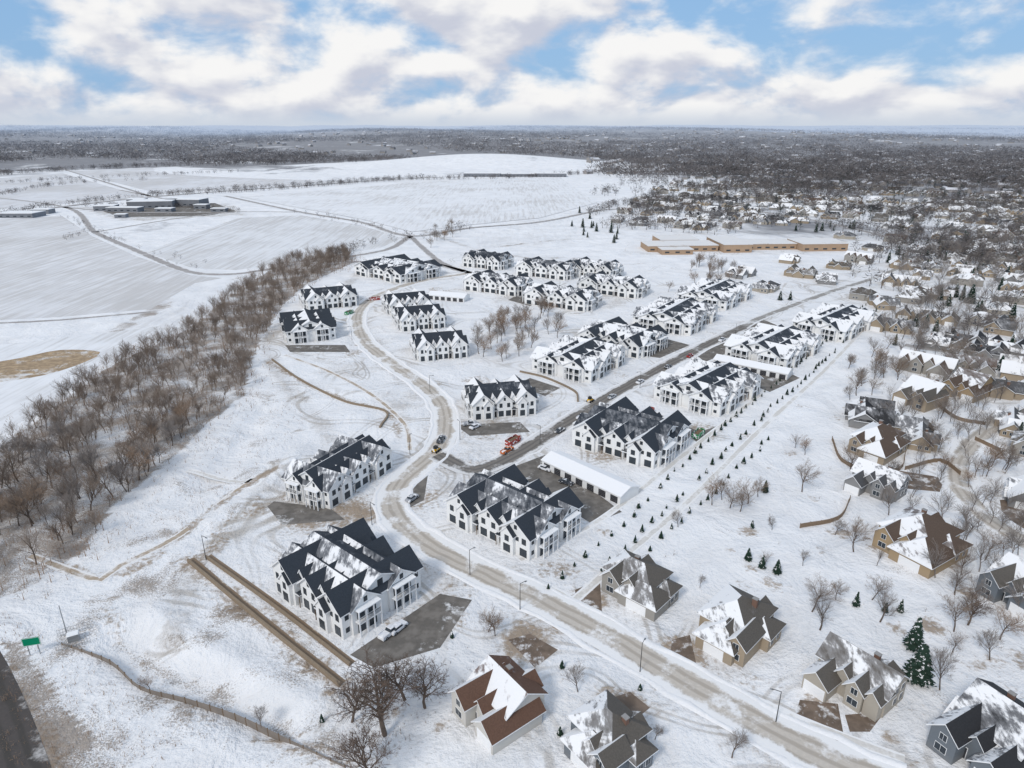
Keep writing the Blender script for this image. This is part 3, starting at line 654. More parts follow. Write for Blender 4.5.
# school
def flat_building(name,label,cat,boxes,wm,c,a,rm='snowcap'):
    wb=MB(); rb=MB(); o=top(name,label,cat,(c[0],c[1],0),a)
    for x0,x1,y0,y1,h in boxes:
        wb.box(x0,x1,y0,y1,-.3,h,wm); rb.box(x0-.3,x1+.3,y0-.3,y1+.3,h+.01,h+.5,rm)
        n=max(1,int((x1-x0)/7))
        for i in range(n):
            x=x0+(i+.5)*(x1-x0)/n; wb.box(x-1.8,x+1.8,y0-.08,y0+.1,1.4,2.6,'glass')
    part('wall',wb.mesh('w'),o); part('roof',rb.mesh('r'),o)
M['w_school']=simple('school_brick',(.40,.28,.19),.9,.15,.3)
M['schoolroof']=patchy('tan_membrane_roof',(.42,.34,.27),1.2,.1,.03)
x0,y0=P(648,252); x1,y1=P(845,248)
flat_building('school','long low tan-orange brick school with snowy flat roof','school',[(0,60,0,26,4.8),(62,86,-8,36,6.5),(86.5,130,4,30,4.8),(130.5,170,-6,24,6),(18,52,26.5,55,5.5),(8,34,-14,-.5,4)],'w_school',(x0,y0),math.atan2(y1-y0,x1-x0)*.6,'schoolroof')
occ.append(((x0+x1)/2,y0+15,85))
M['w_indus']=simple('industrial_panels',(.20,.21,.23),.8,.3,.1)
for u,v,w,d,h in [(104,211,24,18,6),(122,212,40,14,5),(150,208,54,30,8),(163,212,20,12,4),(182,206,48,25,8),(200,209,16,12,5),(135,203,22,16,5),(15,218,40,25,5),(40,214,20,15,5),(120,218,12,9,4),(218,212,18,10,4)]:
    flat_building('warehouse','low dark industrial building with snowy flat roof','warehouse',[(-w/2,w/2,0,d,h)],'w_indus',P(u,v),rng.uniform(-.1,.2))
xq,yq=P(515,177); o=flat_building('warehouse','one long low building beside a snowy rise','warehouse',[(-105,-30,0,30,7),(-29.5,40,3,30,6),(40.5,105,0,26,7)],'w_indus',(xq,yq),-.02)
# ---------------- trees ----------------
def make_tree(seed,spread=1.0,twig='twig',maxlv=4,thick=1.0):
    r=random.Random(seed); T=MB(); C=MB()
    def seg(mb,a,b,r0,r1,mat):
        d=(b-a); 
        if d.length<1e-6: return
        d.normalize(); u=d.orthogonal().normalized(); w=d.cross(u)
        n=5 if mat=='bark' and r0>.008 and maxlv>3 else 3
        vs=[a+(u*math.cos(6.283*i/n)+w*math.sin(6.283*i/n))*r0 for i in range(n)]+[b+(u*math.cos(6.283*i/n)+w*math.sin(6.283*i/n))*r1 for i in range(n)]
        mb.solid([tuple(v) for v in vs],[(i,(i+1)%n,(i+1)%n+n,i+n) for i in range(n)],mat)
    def grow(p,d,L,rad,lv):
        mb=T if lv==0 else C; mat='bark' if lv<2 else twig
        pts=[p]; dd=d.copy(); k=3 if lv<2 else 2
        for i in range(k):
            dd=(dd+Vector((r.gauss(0,.13),r.gauss(0,.13),r.gauss(.05,.08)))).normalized(); pts.append(pts[-1]+dd*(L/k))
        end=rad*(.55 if lv==0 else .3)
        if lv<3:
            for i in range(k): seg(mb,pts[i],pts[i+1],rad+(end-rad)*i/k,rad+(end-rad)*(i+1)/k,mat)
        else:
            u=dd.orthogonal().normalized()*rad
            a,b=pts[0],pts[-1]; mb.solid([tuple(a-u),tuple(a+u),tuple(b)],[(0,1,2)],mat)
        if lv==maxlv: return
        nc=[9,7,6,6][lv]
        for i in range(nc):
            t=(.45+.55*(i+.5)/nc) if lv==0 else (.2+.8*(i+.6)/nc)
            t=min(t,1); f=t*k; j=min(int(f),k-1); q=pts[j].lerp(pts[j+1],f-j)
            az=r.uniform(0,6.283) if lv else i*2.4+r.uniform(-.4,.4)
            o=dd.orthogonal().normalized(); o2=dd.cross(o)
            out=(o*math.cos(az)+o2*math.sin(az))
            sp=[.75,.75,.8,.9][lv]*spread*(1.15-.45*t)
            nd=(dd*math.cos(sp)+out*math.sin(sp)+Vector((0,0,.12))).normalized()
            grow(q,nd,L*[.78,.6,.58,.65][lv]*(1.1-.35*t if lv else 1)*r.uniform(.75,1.15),max(rad*[.45,.44,.42,.7][lv],(.0014 if maxlv>3 else .0020)*thick),lv+1)
    grow(Vector((0,0,-.02)),Vector((0,0,1)),.46,.015*thick,0)
    F_=MB(); F_.add(T); F_.add(C)
    if maxlv<4:
        tri=[]
        for f in F_.f:
            tri.append(f[:3])
            if len(f)==4: tri.append((f[0],f[2],f[3]))
        return np.array(F_.v),np.array(tri)
    return T.mesh('trunk',False),C.mesh('crown',False),F_.mesh('tree',False)
TV=[make_tree(s,sp,tw) for s,sp,tw in [(1,1,'twig'),(2,1.1,'twig'),(3,.85,'greytwig'),(4,1.15,'twig2'),(5,.7,'twig'),(6,1,'greytwig')]]
TV.append(make_tree(9,1.15,'darktwig',4,1.5)); TV.append(make_tree(10,1.0,'darktwig',4,1.3))
LV=[make_tree(s,1,'twig',3) for s in (11,12,13)]
def merged_trees(name,pts,hr,mat,label):
    Vs=[];Fs=[];off=0
    for x,y in pts:
        V,Fa=LV[int(rng.integers(3))]; h=rng.uniform(*hr); a=rng.uniform(0,6.28); c,s=math.cos(a),math.sin(a)
        W=np.c_[(V[:,0]*c-V[:,1]*s)*h+x,(V[:,0]*s+V[:,1]*c)*h+y,V[:,2]*h]; Vs.append(W); Fs.append(Fa+off); off+=len(V)
    o=link(name,fastmesh(name,np.concatenate(Vs),np.concatenate(Fs),mat)); o['kind']='stuff'; o['label']=label; o['category']='woods'
tcount=[0]
def tree(x,y,h,near_,lab,grp,k=None,wd=1.0):
    k=int(rng.integers(6)) if k is None else k
    T,C,Fm=TV[k]; rz=rng.uniform(0,6.28); sc=(h*wd*rng.uniform(.9,1.2),h*wd*rng.uniform(.9,1.2),h); tcount[0]+=1
    if near_:
        o=top('bare_tree',lab,'tree',(x,y,0),rz,None,grp,sc); part('trunk',T,o); part('crown',C,o)
    else: top('bare_tree',lab,'tree',(x,y,0),rz,Fm,grp,sc)
near_trees=[(385,735,17,6),(372,785,12,7),(352,722,10,7),(425,708,10,6),(405,700,11,7),(262,728,5,2),(150,690,4,3),(495,636,8,3),(488,632,6,1),(578,692,7,2),(732,758,7,2),(712,505,9,3),(730,508,9,1),(748,504,9,3),(758,497,7,0),(722,500,8,2),(740,512,8,0),(678,527,6,2),(772,530,5,2),(803,566,5,2),(820,630,12,2),(812,612,10,1),(836,600,6,0),(880,622,11,2),(872,600,8,1),(955,595,9,2),(962,575,9,0),(968,625,10,7),(985,560,9,1),(940,690,10,2),(990,660,8,2),(805,455,7,3),(795,448,6,0),(700,588,4,2),(888,478,8,2),(925,452,9,1),(940,480,7,2),(975,478,8,0),(835,535,6,2),(765,565,5,3),(655,740,4,2),(1005,470,10,0),(1000,640,9,3),(872,395,9,0),(884,378,10,2),(898,372,9,1),(912,368,10,0),(850,400,7,2),(858,418,6,3),(945,362,10,1),(1000,400,10,0),(985,330,11,2),(1010,330,10,1)]
for i,(u,v,h,k) in enumerate(near_trees):
    x,y=P(u,v); tree(x,y,h,True,'leafless deciduous tree standing in a snowy yard' if u>540 else 'large leafless tree with tangled branches on snow','bare trees in yards',k,1.35 if i<5 else 1.1)
for px,n,hr in [([(474,345),(500,322),(545,312),(568,330),(525,362),(486,368)],38,(9,13)),([(675,262),(720,262),(745,280),(700,278)],14,(9,13)),([(425,232),(455,228),(462,250),(430,248)],10,(9,13)),([(842,360),(900,340),(990,360),(960,420),(870,410)],18,(7,12)),([(760,500),(850,400),(900,330),(1040,330),(1040,700),(930,650),(820,560)],44,(5,12)),([(640,290),(760,270),(790,290),(700,296)],8,(8,11))]:
    for x,y in scatter(PL(px),n):
        if not too_close(x,y,-2): tree(x,y,rng.uniform(*hr),False,'leafless tree in a snowy clump between houses','bare trees in clumps')
bp=scatter(BAND,1150)
bp=bp[(np.sin(bp[:,0]/13+1.7*np.sin(bp[:,1]/19))*np.sin(bp[:,1]/16+bp[:,0]/31)+rng.normal(0,.5,len(bp)))<.45]
bp=bp[np.argsort(np.hypot(bp[:,0],bp[:,1]))]
nb=300-tcount[0]
for x,y in bp[:nb]:
    tree(x,y,rng.uniform(6,14),math.hypot(x,y)<190,'tall leafless tree in a dense brown creek treeline','bare trees along the creek')
merged_trees('creek_woodland',bp[nb:],(6,12.5),'twig','brown leafless woodland along the creek')
yt=[p for p in scatter(PL([(880,340),(900,262),(1040,225),(1100,300),(1100,420),(1010,395),(940,370)]),380) if not too_close(p[0],p[1],-4)]
merged_trees('yard_woodland',yt,(9,15),'greytwig','grey leafless trees packed between houses')
yt=[p for p in scatter(PL([(860,400),(1010,400),(1060,470),(1060,660),(960,640),(900,500)]),120) if not too_close(p[0],p[1],-2)]
merged_trees('yard_woodland',yt,(6,12),'greytwig','grey leafless trees standing among snowy yards')
def lod(name,pts,hs_,K,mat,label,cat,wide=.36,sz=1.0):
    pts=np.asarray(pts); n=len(pts); hs_=np.asarray(hs_)
    d=rng.normal(size=(n,K,3)); d/=np.linalg.norm(d,axis=2)[:,:,None]; r=rng.random((n,K,1))**.45
    o=d*r; base=np.stack([pts[:,0:1]+o[:,:,0]*hs_[:,None]*wide,pts[:,1:2]+o[:,:,1]*hs_[:,None]*wide,gz(pts[:,0],pts[:,1])[:,None]+hs_[:,None]*(.56+.44*o[:,:,2])],-1)
    dr=d+rng.normal(size=(n,K,3))*.5; dr[:,:,2]=np.abs(dr[:,:,2])*.8; dr/=np.linalg.norm(dr,axis=2)[:,:,None]
    sd=rng.normal(size=(n,K,3)); sd/=np.linalg.norm(sd,axis=2)[:,:,None]
    L=(hs_[:,None,None]*.16*sz); A=base-dr*L*.6; B=base+dr*L; C=base+sd*L*.22; V=np.stack([A,B,C],2).reshape(-1,3)
    th=hs_*.02+.05; z0=gz(pts[:,0],pts[:,1]); T=np.stack([np.c_[pts[:,0]-th,pts[:,1],z0],np.c_[pts[:,0]+th,pts[:,1],z0],np.c_[pts[:,0],pts[:,1],z0+hs_*.7]],1).reshape(-1,3)
    V=np.r_[V,T]; Ft=np.arange(len(V)).reshape(-1,3)
    o=link(name,fastmesh(name,V,Ft,mat)); o['kind']='stuff'; o['label']=label; o['category']=cat; return o
edge=resample(BAND+[BAND[0]],6); edge=edge[edge[:,1]>100]
u_=np.r_[scatter(BAND,1700),edge[rng.integers(0,len(edge),600)]+rng.normal(0,4,(600,2))]; lod('underbrush',u_,rng.uniform(1.2,4.5,len(u_)),36,'twig2','reddish brown brush under the treeline','brush',.6,.8)
mea=scatter(PL([(110,520),(200,440),(265,375),(310,395),(300,435),(250,470),(190,540),(120,570)]),420)
lod('meadow_brush',mea,rng.uniform(.4,1.3,len(mea)),14,'twig2','sparse dead brush poking through snow','brush',.8,1.2)
mea=scatter(PL([(0,610),(60,650),(140,700),(220,740),(120,790),(60,800),(0,760)]),330); lod('roadside_brush',mea,rng.uniform(.4,1.5,len(mea)),16,'twig2','dead roadside weeds along the highway','brush',.8,1.2)
mea=np.r_[scatter(PL([(330,690),(470,640),(480,690),(400,760),(340,770)]),90),scatter(PL([(640,560),(760,480),(880,380),(1000,440),(1000,680),(820,640)]),50)]; lod('yard_shrubs',mea,rng.uniform(.5,1.5,len(mea)),18,'twig','low leafless shrubs dotted over snowy yards','brush',.6,1.2)
# conifers
def make_conifer(seed):
    r=random.Random(seed); T=MB(); C=MB(); T.cyl(0,0,-.02,.2,.02,.016,'bark',6)
    C.solid([(.13*math.cos(i*1.047),.13*math.sin(i*1.047),.1) for i in range(6)]+[(0,0,.93)],[(i,(i+1)%6,6) for i in range(6)],'needle')
    lv=17
    for k in range(lv):
        z=.08+.88*k/lv; R=.27*(1-z)**.85+.015
        for i in range(13):
            a=6.283*i/13+k*.7+r.uniform(-.2,.2); rr=R*r.uniform(.7,1.15); w=.035+.03*(1-z); zz=z+r.uniform(-.015,.015)
            c,s=math.cos(a),math.sin(a); C.solid([(0,0,zz+.05),(c*rr*.6-s*w,s*rr*.6+c*w,zz),(c*rr,s*rr,zz-.025),(c*rr*.6+s*w,s*rr*.6-c*w,zz)],[(0,1,2),(0,2,3)],'needle')
    F_=MB(); F_.add(T);F_.add(C); return T.mesh('trunk',False),C.mesh('crown',False),F_.mesh('spruce',False)
CV=[make_conifer(s) for s in (1,2,3)]
def spruce(x,y,h,near_,lab='dark green spruce tree dusted with snow',grp='spruce trees',wd=1.0):
    T,C,Fm=CV[int(rng.integers(3))]; rz=rng.uniform(0,6.28); w=h*rng.uniform(.9,1.3)*wd
    if near_: o=top('spruce_tree',lab,'tree',(x,y,0),rz,None,grp,(w,w,h)); part('trunk',T,o); part('crown',C,o)
    else: top('spruce_tree',lab,'tree',(x,y,0),rz,Fm,grp,(w,w,h))
for u,v,h in [(748,560,3.6),(762,568,3.8),(777,573,4.0),(752,528,2.5),(913,648,8),(917,680,9),(856,606,4.0),(900,612,3.6),(765,492,4),(790,300,6),(955,297,9),(970,303,12),(972,278,8),(925,328,8),(905,331,7),(915,326,7),(322,722,2),(562,668,2),(452,638,2),(885,612,3),(940,300,8),(780,300,6),(1000,290,9),(980,312,8),(915,290,7),(560,735,2),(640,690,1.6),(520,700,2),(962,300,10),(948,306,8),(975,318,10),(1012,318,9),(935,334,8),(895,345,6),(1000,370,7),(882,425,5),(895,428,6),(1010,350,8),(1018,440,7)]:
    spruce(*P(u,v),h,v>450)
for row in ([(548,590),(640,508),(720,430),(800,364),(872,300)],[(600,572),(668,508),(745,434),(820,366),(886,302)],[(640,560),(700,505),(770,440)]):
    pts=resample(PL(row),5.2)
    for x,y in pts: 
        if rng.random()<.93: spruce(x+rng.normal(0,.5),y+rng.normal(0,.5),rng.uniform(1.3,2.6),False,'small young evergreen planted in snow along a path','young evergreens along the path')
for px,n in [([(540,235),(640,225),(640,240),(560,250)],8),([(560,235),(580,210),(600,220),(590,240)],8),([(780,230),(860,225),(850,235)],8),([(880,250),(1020,230),(1020,290),(900,290)],34)]:
    for x,y in scatter(PL(px),n):
        if not too_close(x,y,0): spruce(x,y,rng.uniform(5,10),False)
# distant woods
def rnd(px,n): return scatter(PL(px),n)
def clump(a,k): return a[(np.sin(a[:,0]/47+1.3*np.sin(a[:,1]/61))*np.sin(a[:,1]/73+a[:,0]/131)+rng.normal(0,.35,len(a)))<k]
w1=np.r_[rnd([(600,228),(660,190),(800,180),(1040,190),(1080,340),(960,285),(880,255),(800,240)],3800),rnd([(780,255),(1040,240),(1080,420),(985,350),(880,290)],160)]
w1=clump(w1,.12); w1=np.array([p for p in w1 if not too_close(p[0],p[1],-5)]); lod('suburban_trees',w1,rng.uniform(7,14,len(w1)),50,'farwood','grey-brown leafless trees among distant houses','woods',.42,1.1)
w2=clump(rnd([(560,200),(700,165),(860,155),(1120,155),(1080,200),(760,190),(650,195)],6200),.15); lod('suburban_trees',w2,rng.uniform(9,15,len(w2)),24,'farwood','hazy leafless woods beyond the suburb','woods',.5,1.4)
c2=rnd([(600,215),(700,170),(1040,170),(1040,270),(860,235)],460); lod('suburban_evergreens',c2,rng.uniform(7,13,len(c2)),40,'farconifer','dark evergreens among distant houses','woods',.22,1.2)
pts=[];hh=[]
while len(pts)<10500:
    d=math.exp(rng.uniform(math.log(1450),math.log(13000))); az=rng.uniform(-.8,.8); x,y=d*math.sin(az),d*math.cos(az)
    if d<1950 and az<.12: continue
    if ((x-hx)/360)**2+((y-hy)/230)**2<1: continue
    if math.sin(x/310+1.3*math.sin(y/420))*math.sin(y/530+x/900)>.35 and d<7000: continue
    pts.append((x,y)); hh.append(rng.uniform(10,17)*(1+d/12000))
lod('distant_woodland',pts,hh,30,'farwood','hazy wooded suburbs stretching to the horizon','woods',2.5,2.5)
def hedge(px,n,h):
    p=resample(PL(px),8); idx=rng.integers(0,len(p),n); q=p[idx]+rng.normal(0,5,(n,2)); return q,rng.uniform(*h,n)
A=[];B=[]
for px,n,h in [([(-40,222),(60,206),(150,196),(300,185),(420,177)],300,(3,9)),([(150,196),(240,192),(350,184),(400,180)],220,(4,10)),([(60,240),(100,232)],10,(3,6)),([(235,212),(150,205),(90,206)],120,(3,7)),([(0,195),(60,185),(150,180)],80,(4,9)),([(400,180),(520,178),(620,172)],200,(5,11)),([(330,262),(370,245),(440,236),(460,228)],40,(4,9)),([(590,215),(620,205),(700,200)],90,(6,10)),([(-40,178),(120,168),(300,164),(400,166)],300,(9,14)),([(-40,186),(100,178),(240,172)],90,(5,9)),([(60,215),(120,240),(200,268)],40,(2,4)),([(300,212),(400,232)],30,(2,5))]:
    q,h_=hedge(px,n,h); A.append(q);B.append(h_)
lod('hedgerow_trees',np.concatenate(A),np.concatenate(B),40,'farwood','thin dark hedgerows along snowy farm fields','hedgerow',.5,1.3)
# ---------------- walls and fences ----------------
def wall_line(name,label,cat,px,h,t,mat,z0=-.2,posts=None):
    p=resample(PL(px),2.5); n=normals2(p); b=MB(); k=len(p)
    for i in range(k-1):
        a0,a1,c0,c1=p[i]-n[i]*t/2,p[i]+n[i]*t/2,p[i+1]-n[i+1]*t/2,p[i+1]+n[i+1]*t/2
        b.solid([(*a0,z0),(*a1,z0),(*c1,z0),(*c0,z0),(*a0,h),(*a1,h),(*c1,h),(*c0,h)],[(4,5,6,7),(0,3,7,4),(1,5,6,2)]+([(0,4,5,1)] if i==0 else [])+([(3,2,6,7)] if i==k-2 else []),mat)
    if posts:
        for i in range(0,k): b.box(p[i][0]-.08,p[i][0]+.08,p[i][1]-.08,p[i][1]+.08,z0,h+.15,posts)
    top(name,label,cat,(0,0,0),0,b.mesh(name))
wall_line('retaining_wall','long tan block retaining wall along a snowy slope','retaining wall',[(188,562),(262,624),(340,687)],1.0,.45,'stonewall')
wall_line('retaining_wall','second tan block retaining wall tier on snow','retaining wall',[(206,558),(278,610),(350,666)],.8,.4,'stonewall')
wall_line('retaining_wall','curved low brown retaining wall in snow','retaining wall',[(272,360),(300,380),(345,402),(386,412),(380,428)],.7,.6,'stonewall')
wall_line('retaining_wall','curved low retaining wall below townhouses','retaining wall',[(520,372),(545,378),(575,392),(578,402)],.7,.6,'stonewall')
wall_line('silt_fence','thin brown silt fence across snowy ground','fence',[(62,645),(110,662),(140,688),(185,700),(235,716),(290,742),(345,768)],.5,.06,'silt',-1.8,posts='wood')
for px in [[(832,440),(842,462),(872,474),(900,470),(905,455)],[(905,470),(940,462),(960,475)],[(936,405),(958,420),(985,425)],[(975,440),(1000,452)],[(800,528),(838,520),(850,500)]]:
    wall_line('wooden_fence','weathered wooden yard fence on snow','fence',px,1.3,.12,'fencewood',posts='fencewood')
# ---------------- vehicles and site objects ----------------
def car_parts(paint,kind='car'):
    B=MB()
    L=2.25 if kind=='car' else 2.75
    B.box(-L,L,-.9,.9,.35,.75,paint,.05,.03); B.box(-L+.05,L-.05,-.87,.87,.75,.98,paint,.12,.06)
    C=MB()
    if kind=='car': C.box(-1.45,.85,-.8,.8,.98,1.42,'glass',.35,.12); C.box(-1.08,.5,-.68,.68,1.42,1.5,paint,.05,.05)
    else: C.box(-.6,1.0,-.82,.82,.98,1.6,'glass',.25,.12); C.box(-.33,.73,-.7,.7,1.6,1.68,paint,.05,.05); B.box(-L+.1,-.7,-.87,-.78,.98,1.2,paint); B.box(-L+.1,-.7,.78,.87,.98,1.2,paint)
    Wm=MB(); Wm.cyl(.36,0,-.12,.12,.36,.36,'rubber',14,'x'); Wm.cyl(.36,0,-.125,.125,.19,.19,'metal',10,'x')
    Li=MB(); Li.box(0,.06,-.2,.2,.6,.75,'trim')
    return B,C,Wm,Li,L
vm={}
def vehicle(u,v,ang,paint,kind,label):
    key=(paint,kind)
    if key not in vm:
        B,C,W_,Li,L=car_parts(paint,kind); vm[key]=(B.mesh('b'),C.mesh('c'),W_.mesh('w'),Li.mesh('l'),L)
    b,c,w,li,L=vm[key]; x,y=P(u,v); o=top('parked_car' if kind=='car' else 'pickup_truck',label,'car' if kind=='car' else 'truck',(x,y,.08),math.radians(ang),None,'vehicles on the site')
    part('body',b,o); part('cabin',c,o)
    for sx in (-1,1):
        for sy in (-1,1): part('wheel',w,o,(sx*L*.62,sy*.82,0),math.pi/2)
    for sy in (-.6,.6): part('headlight',li,o,(L-.06,sy,0))
for u,v,a,p,k,l in [(398,630,55,'carwhite','car','snow-covered white car on a dark parking lot'),(390,634,55,'carwhite','pickup','white pickup parked beside a townhouse'),(441,441,80,'cardark','pickup','dark pickup on the packed snow road'),(507,452,53,'orange','pickup','orange pickup stopped at the side street'),(475,428,50,'carwhite','car','white car parked on slushy ground'),(560,432,52,'cardark','car','dark car parked along wet street'),(612,398,52,'carsilver','car','silver car parked along wet street'),(640,383,52,'carwhite','car','white car parked along wet street'),(668,368,52,'cardark','car','dark car parked along wet street'),(690,357,52,'carred','car','red car parked along wet street'),(722,341,52,'carwhite','pickup','white pickup along wet street'),(470,425,20,'carsilver','pickup','silver pickup near construction site'),(582,418,52,'carwhite','pickup','white pickup along wet street'),(412,500,60,'carsilver','car','silver car on dark driveway'),(370,300,30,'carwhite','pickup','white pickup by the far townhouses'),(545,470,-37,'carwhite','car','white car parked beside the garages'),(566,484,-37,'cardark','car','dark car parked beside the garages')]:
    vehicle(u,v,a,p,k,l)
def dumpster(u,v,a,mat,label):
    b=MB(); L,Wd,H=3.0,1.15,1.8
    b.box(-L,L,-Wd,Wd,.15,.3,mat); b.box(-L,L,-Wd,-Wd+.1,.3,H,mat); b.box(-L,L,Wd-.1,Wd,.3,H,mat); b.box(-L,-L+.1,-Wd+.1,Wd-.1,.3,H,mat); b.box(L-.1,L,-Wd+.1,Wd-.1,.3,H,mat)
    for i in range(7):
        x=-L+.3+i*.85; b.box(x,x+.12,-Wd-.1,-Wd,.2,H-.05,mat); b.box(x,x+.12,Wd,Wd+.1,.2,H-.05,mat)
    d=MB(); d.box(-L+.15,L-.15,-Wd+.12,Wd-.12,.3,1.4,'wood',.2,.2)
    x,y=P(u,v); o=top('dumpster',label,'dumpster',(x,y,.05),math.radians(a),None,'construction dumpsters'); part('container',b.mesh('d'),o); part('debris',d.mesh('e'),o)
for u,v,a,m in [(375,300,20,'dumpred'),(349,314,70,'dumpgreen'),(347,305,70,'dumpgreen'),(648,414,53,'dumpred'),(698,436,53,'dumpgreen'),(602,352,-37,'orange'),(513,443,53,'dumpred'),(452,345,-10,'dumpgreen')]:
    dumpster(u,v,a,m,('red' if m=='dumpred' else 'green' if m=='dumpgreen' else 'orange')+' open-top construction dumpster on snowy ground')
def loader(u,v,a):
    b=MB(); b.box(-1.3,.7,-.6,.6,.5,1.3,'yellow',.1,.05); c=MB(); c.box(-.8,.5,-.55,.55,1.3,2.2,'frame',.1,.05); s=MB(); s.box(1.4,1.7,-.9,.9,.1,.9,'darkmetal'); s.box(1.5,2.1,-.9,.9,.1,.18,'darkmetal')
    m=MB(); m.box(-1.0,1.5,-.75,-.62,.8,1.0,'yellow'); m.box(-1.0,1.5,.62,.75,.8,1.0,'yellow'); w=MB(); w.cyl(.4,0,-.15,.15,.4,.4,'rubber',12,'x'); wm=w.mesh('w')
    x,y=P(u,v); o=top('skid_loader','yellow skid loader with bucket on snowy road','loader',(x,y,.08),math.radians(a))
    part('body',b.mesh('b'),o); part('cab',c.mesh('c'),o); part('bucket',s.mesh('s'),o); part('lift_arm',m.mesh('m'),o)
    for sx in (-.9,.4):
        for sy in (-.8,.8): part('wheel',wm,o,(sx,sy,0),math.pi/2)
loader(436,452,60); loader(590,402,50)
lp=MB(); lp.cyl(0,0,-.2,7,.1,.06,'darkmetal',8); la=MB(); la.box(-.05,1.6,-.04,.04,6.9,7.0,'darkmetal'); lh=MB(); lh.box(1.3,1.9,-.15,.15,6.78,6.9,'metal',.05,.03)
lpm,lam,lhm=lp.mesh('p'),la.mesh('a'),lh.mesh('h')
for u,v in [(776,722),(640,672),(206,560),(470,575),(372,525),(460,440),(430,392),(352,340),(540,445),(640,388),(735,338),(520,610),(410,455)]:
    x,y=P(u,v); o=top('street_lamp','thin dark street lamp pole beside snowy road','street lamp',(x,y,0),rng.uniform(0,6),None,'street lamps'); part('pole',lpm,o); part('arm',lam,o); part('lamp_head',lhm,o)
# highway sign
x,y=P(35,655); o=top('highway_sign','green highway sign panel on two metal posts','sign',(x,y,0),math.radians(15))
pm_=MB(); pm_.box(-.07,.07,-.07,.07,-.3,4.2,'metal'); pmm=pm_.mesh('post'); part('post',pmm,o,(-.9,.1,0)); part('post',pmm,o,(.9,.1,0))
s=MB(); s.box(-1.6,1.6,-.04,.02,2.4,4.3,'signgreen'); 
for q in [(-1.55,1.55,2.45,2.51),(-1.55,1.55,4.19,4.25),(-1.55,-1.49,2.51,4.19),(1.49,1.55,2.51,4.19)]: s.box(q[0],q[1],-.05,-.035,q[2],q[3],'trim')
part('panel',s.mesh('panel'),o)
# utility station
x,y=P(74,640); o=top('utility_station','small grey utility cabinet with mast and cage on snow','utility box',(x,y,0),.5)
b=MB(); b.box(-1.0,1.0,-.7,.7,-.2,1.6,'metal'); b.box(-1.1,1.1,-.8,.8,1.6,1.75,'snowcap',.1,.1); part('cabinet',b.mesh('c'),o)
b=MB(); b.cyl(-1.2,1.6,-.2,8,.12,.08,'metal',8); part('mast',b.mesh('m'),o)
b=MB()
for i in range(13):
    for yy in (-2.4,2.4): b.box(-3+i*.5,-2.96+i*.5,yy-.02,yy+.02,-.1,1.8,'metal')
for z in (.3,1,1.75): b.box(-3,3,-2.42,-2.38,z,z+.05,'metal'); b.box(-3,3,2.38,2.42,z,z+.05,'metal')
part('fence',b.mesh('f'),o)
# ---------------- light, sky, camera ----------------
w=bpy.data.worlds.new('World'); scene.world=w; w.use_nodes=True; nt=w.node_tree; nt.nodes.clear()
out=N(nt,'ShaderNodeOutputWorld'); sky=N(nt,'ShaderNodeTexSky',sky_type='NISHITA'); sky.sun_disc=False; sky.sun_elevation=math.radians(42); sky.sun_rotation=math.radians(215)
b1=N(nt,'ShaderNodeBackground'); b1.inputs[1].default_value=.10
tint=mix(nt,.8,sky.outputs[0],(2.7,4.9,8.0)); nt.links.new(tint,b1.inputs[0])
tc=N(nt,'ShaderNodeTexCoord').outputs['Generated']
def mapping(loc,sc):
    mp=N(nt,'ShaderNodeMapping'); mp.inputs['Scale'].default_value=sc; mp.inputs['Location'].default_value=loc; nt.links.new(tc,mp.inputs[0]); return mp.outputs[0]
SC=(1,1,2.0)
n1=noise(nt,mapping((1.7,.3,.6),SC),8.6,9,.53,.15); n2=noise(nt,mapping((1.685,.3,.64),SC),8.6,4,.5,.15)
big=noise(nt,mapping((.1,.3,.3),SC),2.6,2,.5)
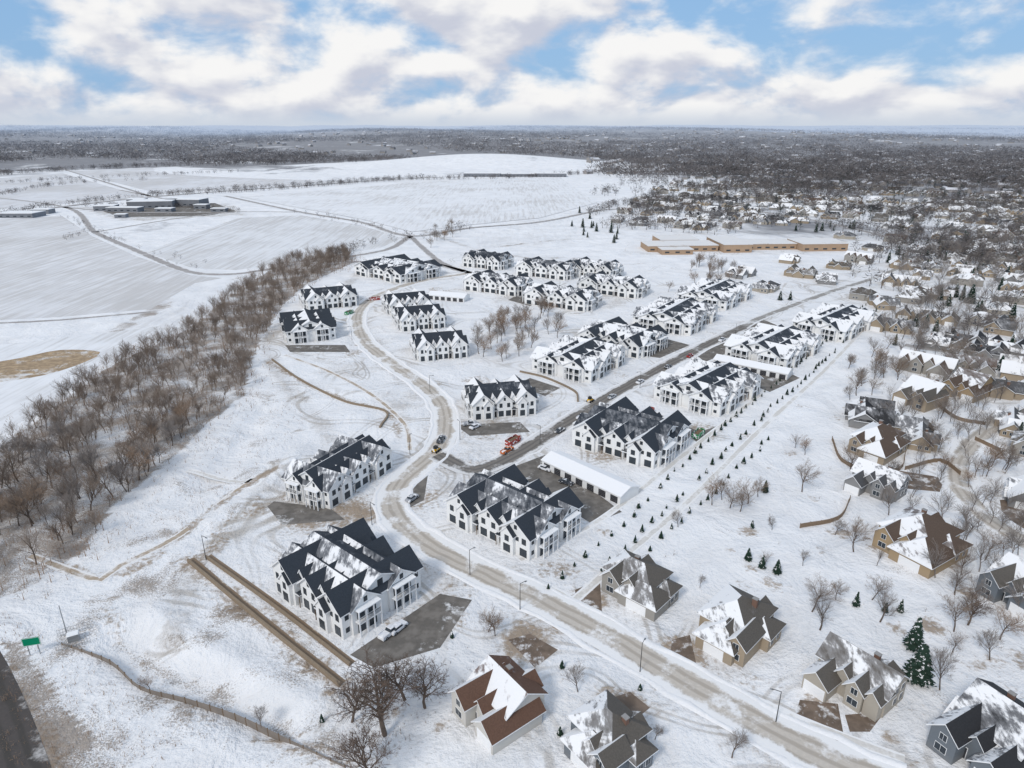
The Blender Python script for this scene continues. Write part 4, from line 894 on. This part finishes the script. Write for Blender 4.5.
sz=N(nt,'ShaderNodeSeparateXYZ'); nt.links.new(tc,sz.inputs[0])
left=smooth(nt,sz.outputs[0],-.42,-.55,0,.8); right=smooth(nt,sz.outputs[0],.06,.34)
bias=math_(nt,'MULTIPLY',math_(nt,'ADD',left,right),smooth(nt,sz.outputs[2],.025,.07))
cv=math_(nt,'ADD',n1,math_(nt,'SUBTRACT',.10,math_(nt,'MULTIPLY',bias,.12)))
cv=math_(nt,'ADD',cv,cen(nt,big,.12))
low=math_(nt,'MULTIPLY',smooth(nt,sz.outputs[2],.05,.02),.03); cv=math_(nt,'ADD',cv,low)
cov=smooth(nt,cv,.42,.63)
lit=smooth(nt,math_(nt,'SUBTRACT',math_(nt,'SUBTRACT',n1,n2),math_(nt,'MULTIPLY',smooth(nt,cv,.56,.78),.07)),-.17,.09)
cc=mix(nt,lit,(.58,.61,.71),(.93,.925,.92))
b2=N(nt,'ShaderNodeBackground'); nt.links.new(cc,b2.inputs[0]); b2.inputs[1].default_value=1.0
ms=N(nt,'ShaderNodeMixShader'); nt.links.new(cov,ms.inputs[0]); nt.links.new(b1.outputs[0],ms.inputs[1]); nt.links.new(b2.outputs[0],ms.inputs[2])
b3=N(nt,'ShaderNodeBackground'); b3.inputs[0].default_value=(.60,.66,.75,1)
hz=smooth(nt,sz.outputs[2],-.004,.03,1.0,0)
ms2=N(nt,'ShaderNodeMixShader'); nt.links.new(hz,ms2.inputs[0]); nt.links.new(ms.outputs[0],ms2.inputs[1]); nt.links.new(b3.outputs[0],ms2.inputs[2])
nt.links.new(ms2.outputs[0],out.inputs[0])
sd=bpy.data.lights.new('sun','SUN'); sd.energy=1.8; sd.angle=math.radians(12); sd.color=(1,.96,.91); so=link('sun',sd); so.rotation_euler=(math.radians(48),0,math.radians(-35))
cam=bpy.data.cameras.new('camera'); cam.lens=24; cam.sensor_width=36; cam.clip_end=80000; cam.clip_start=1
co=link('camera',cam); co.location=(0,0,CH); co.rotation_euler=(math.radians(90)-PITCH,0,0); scene.camera=co
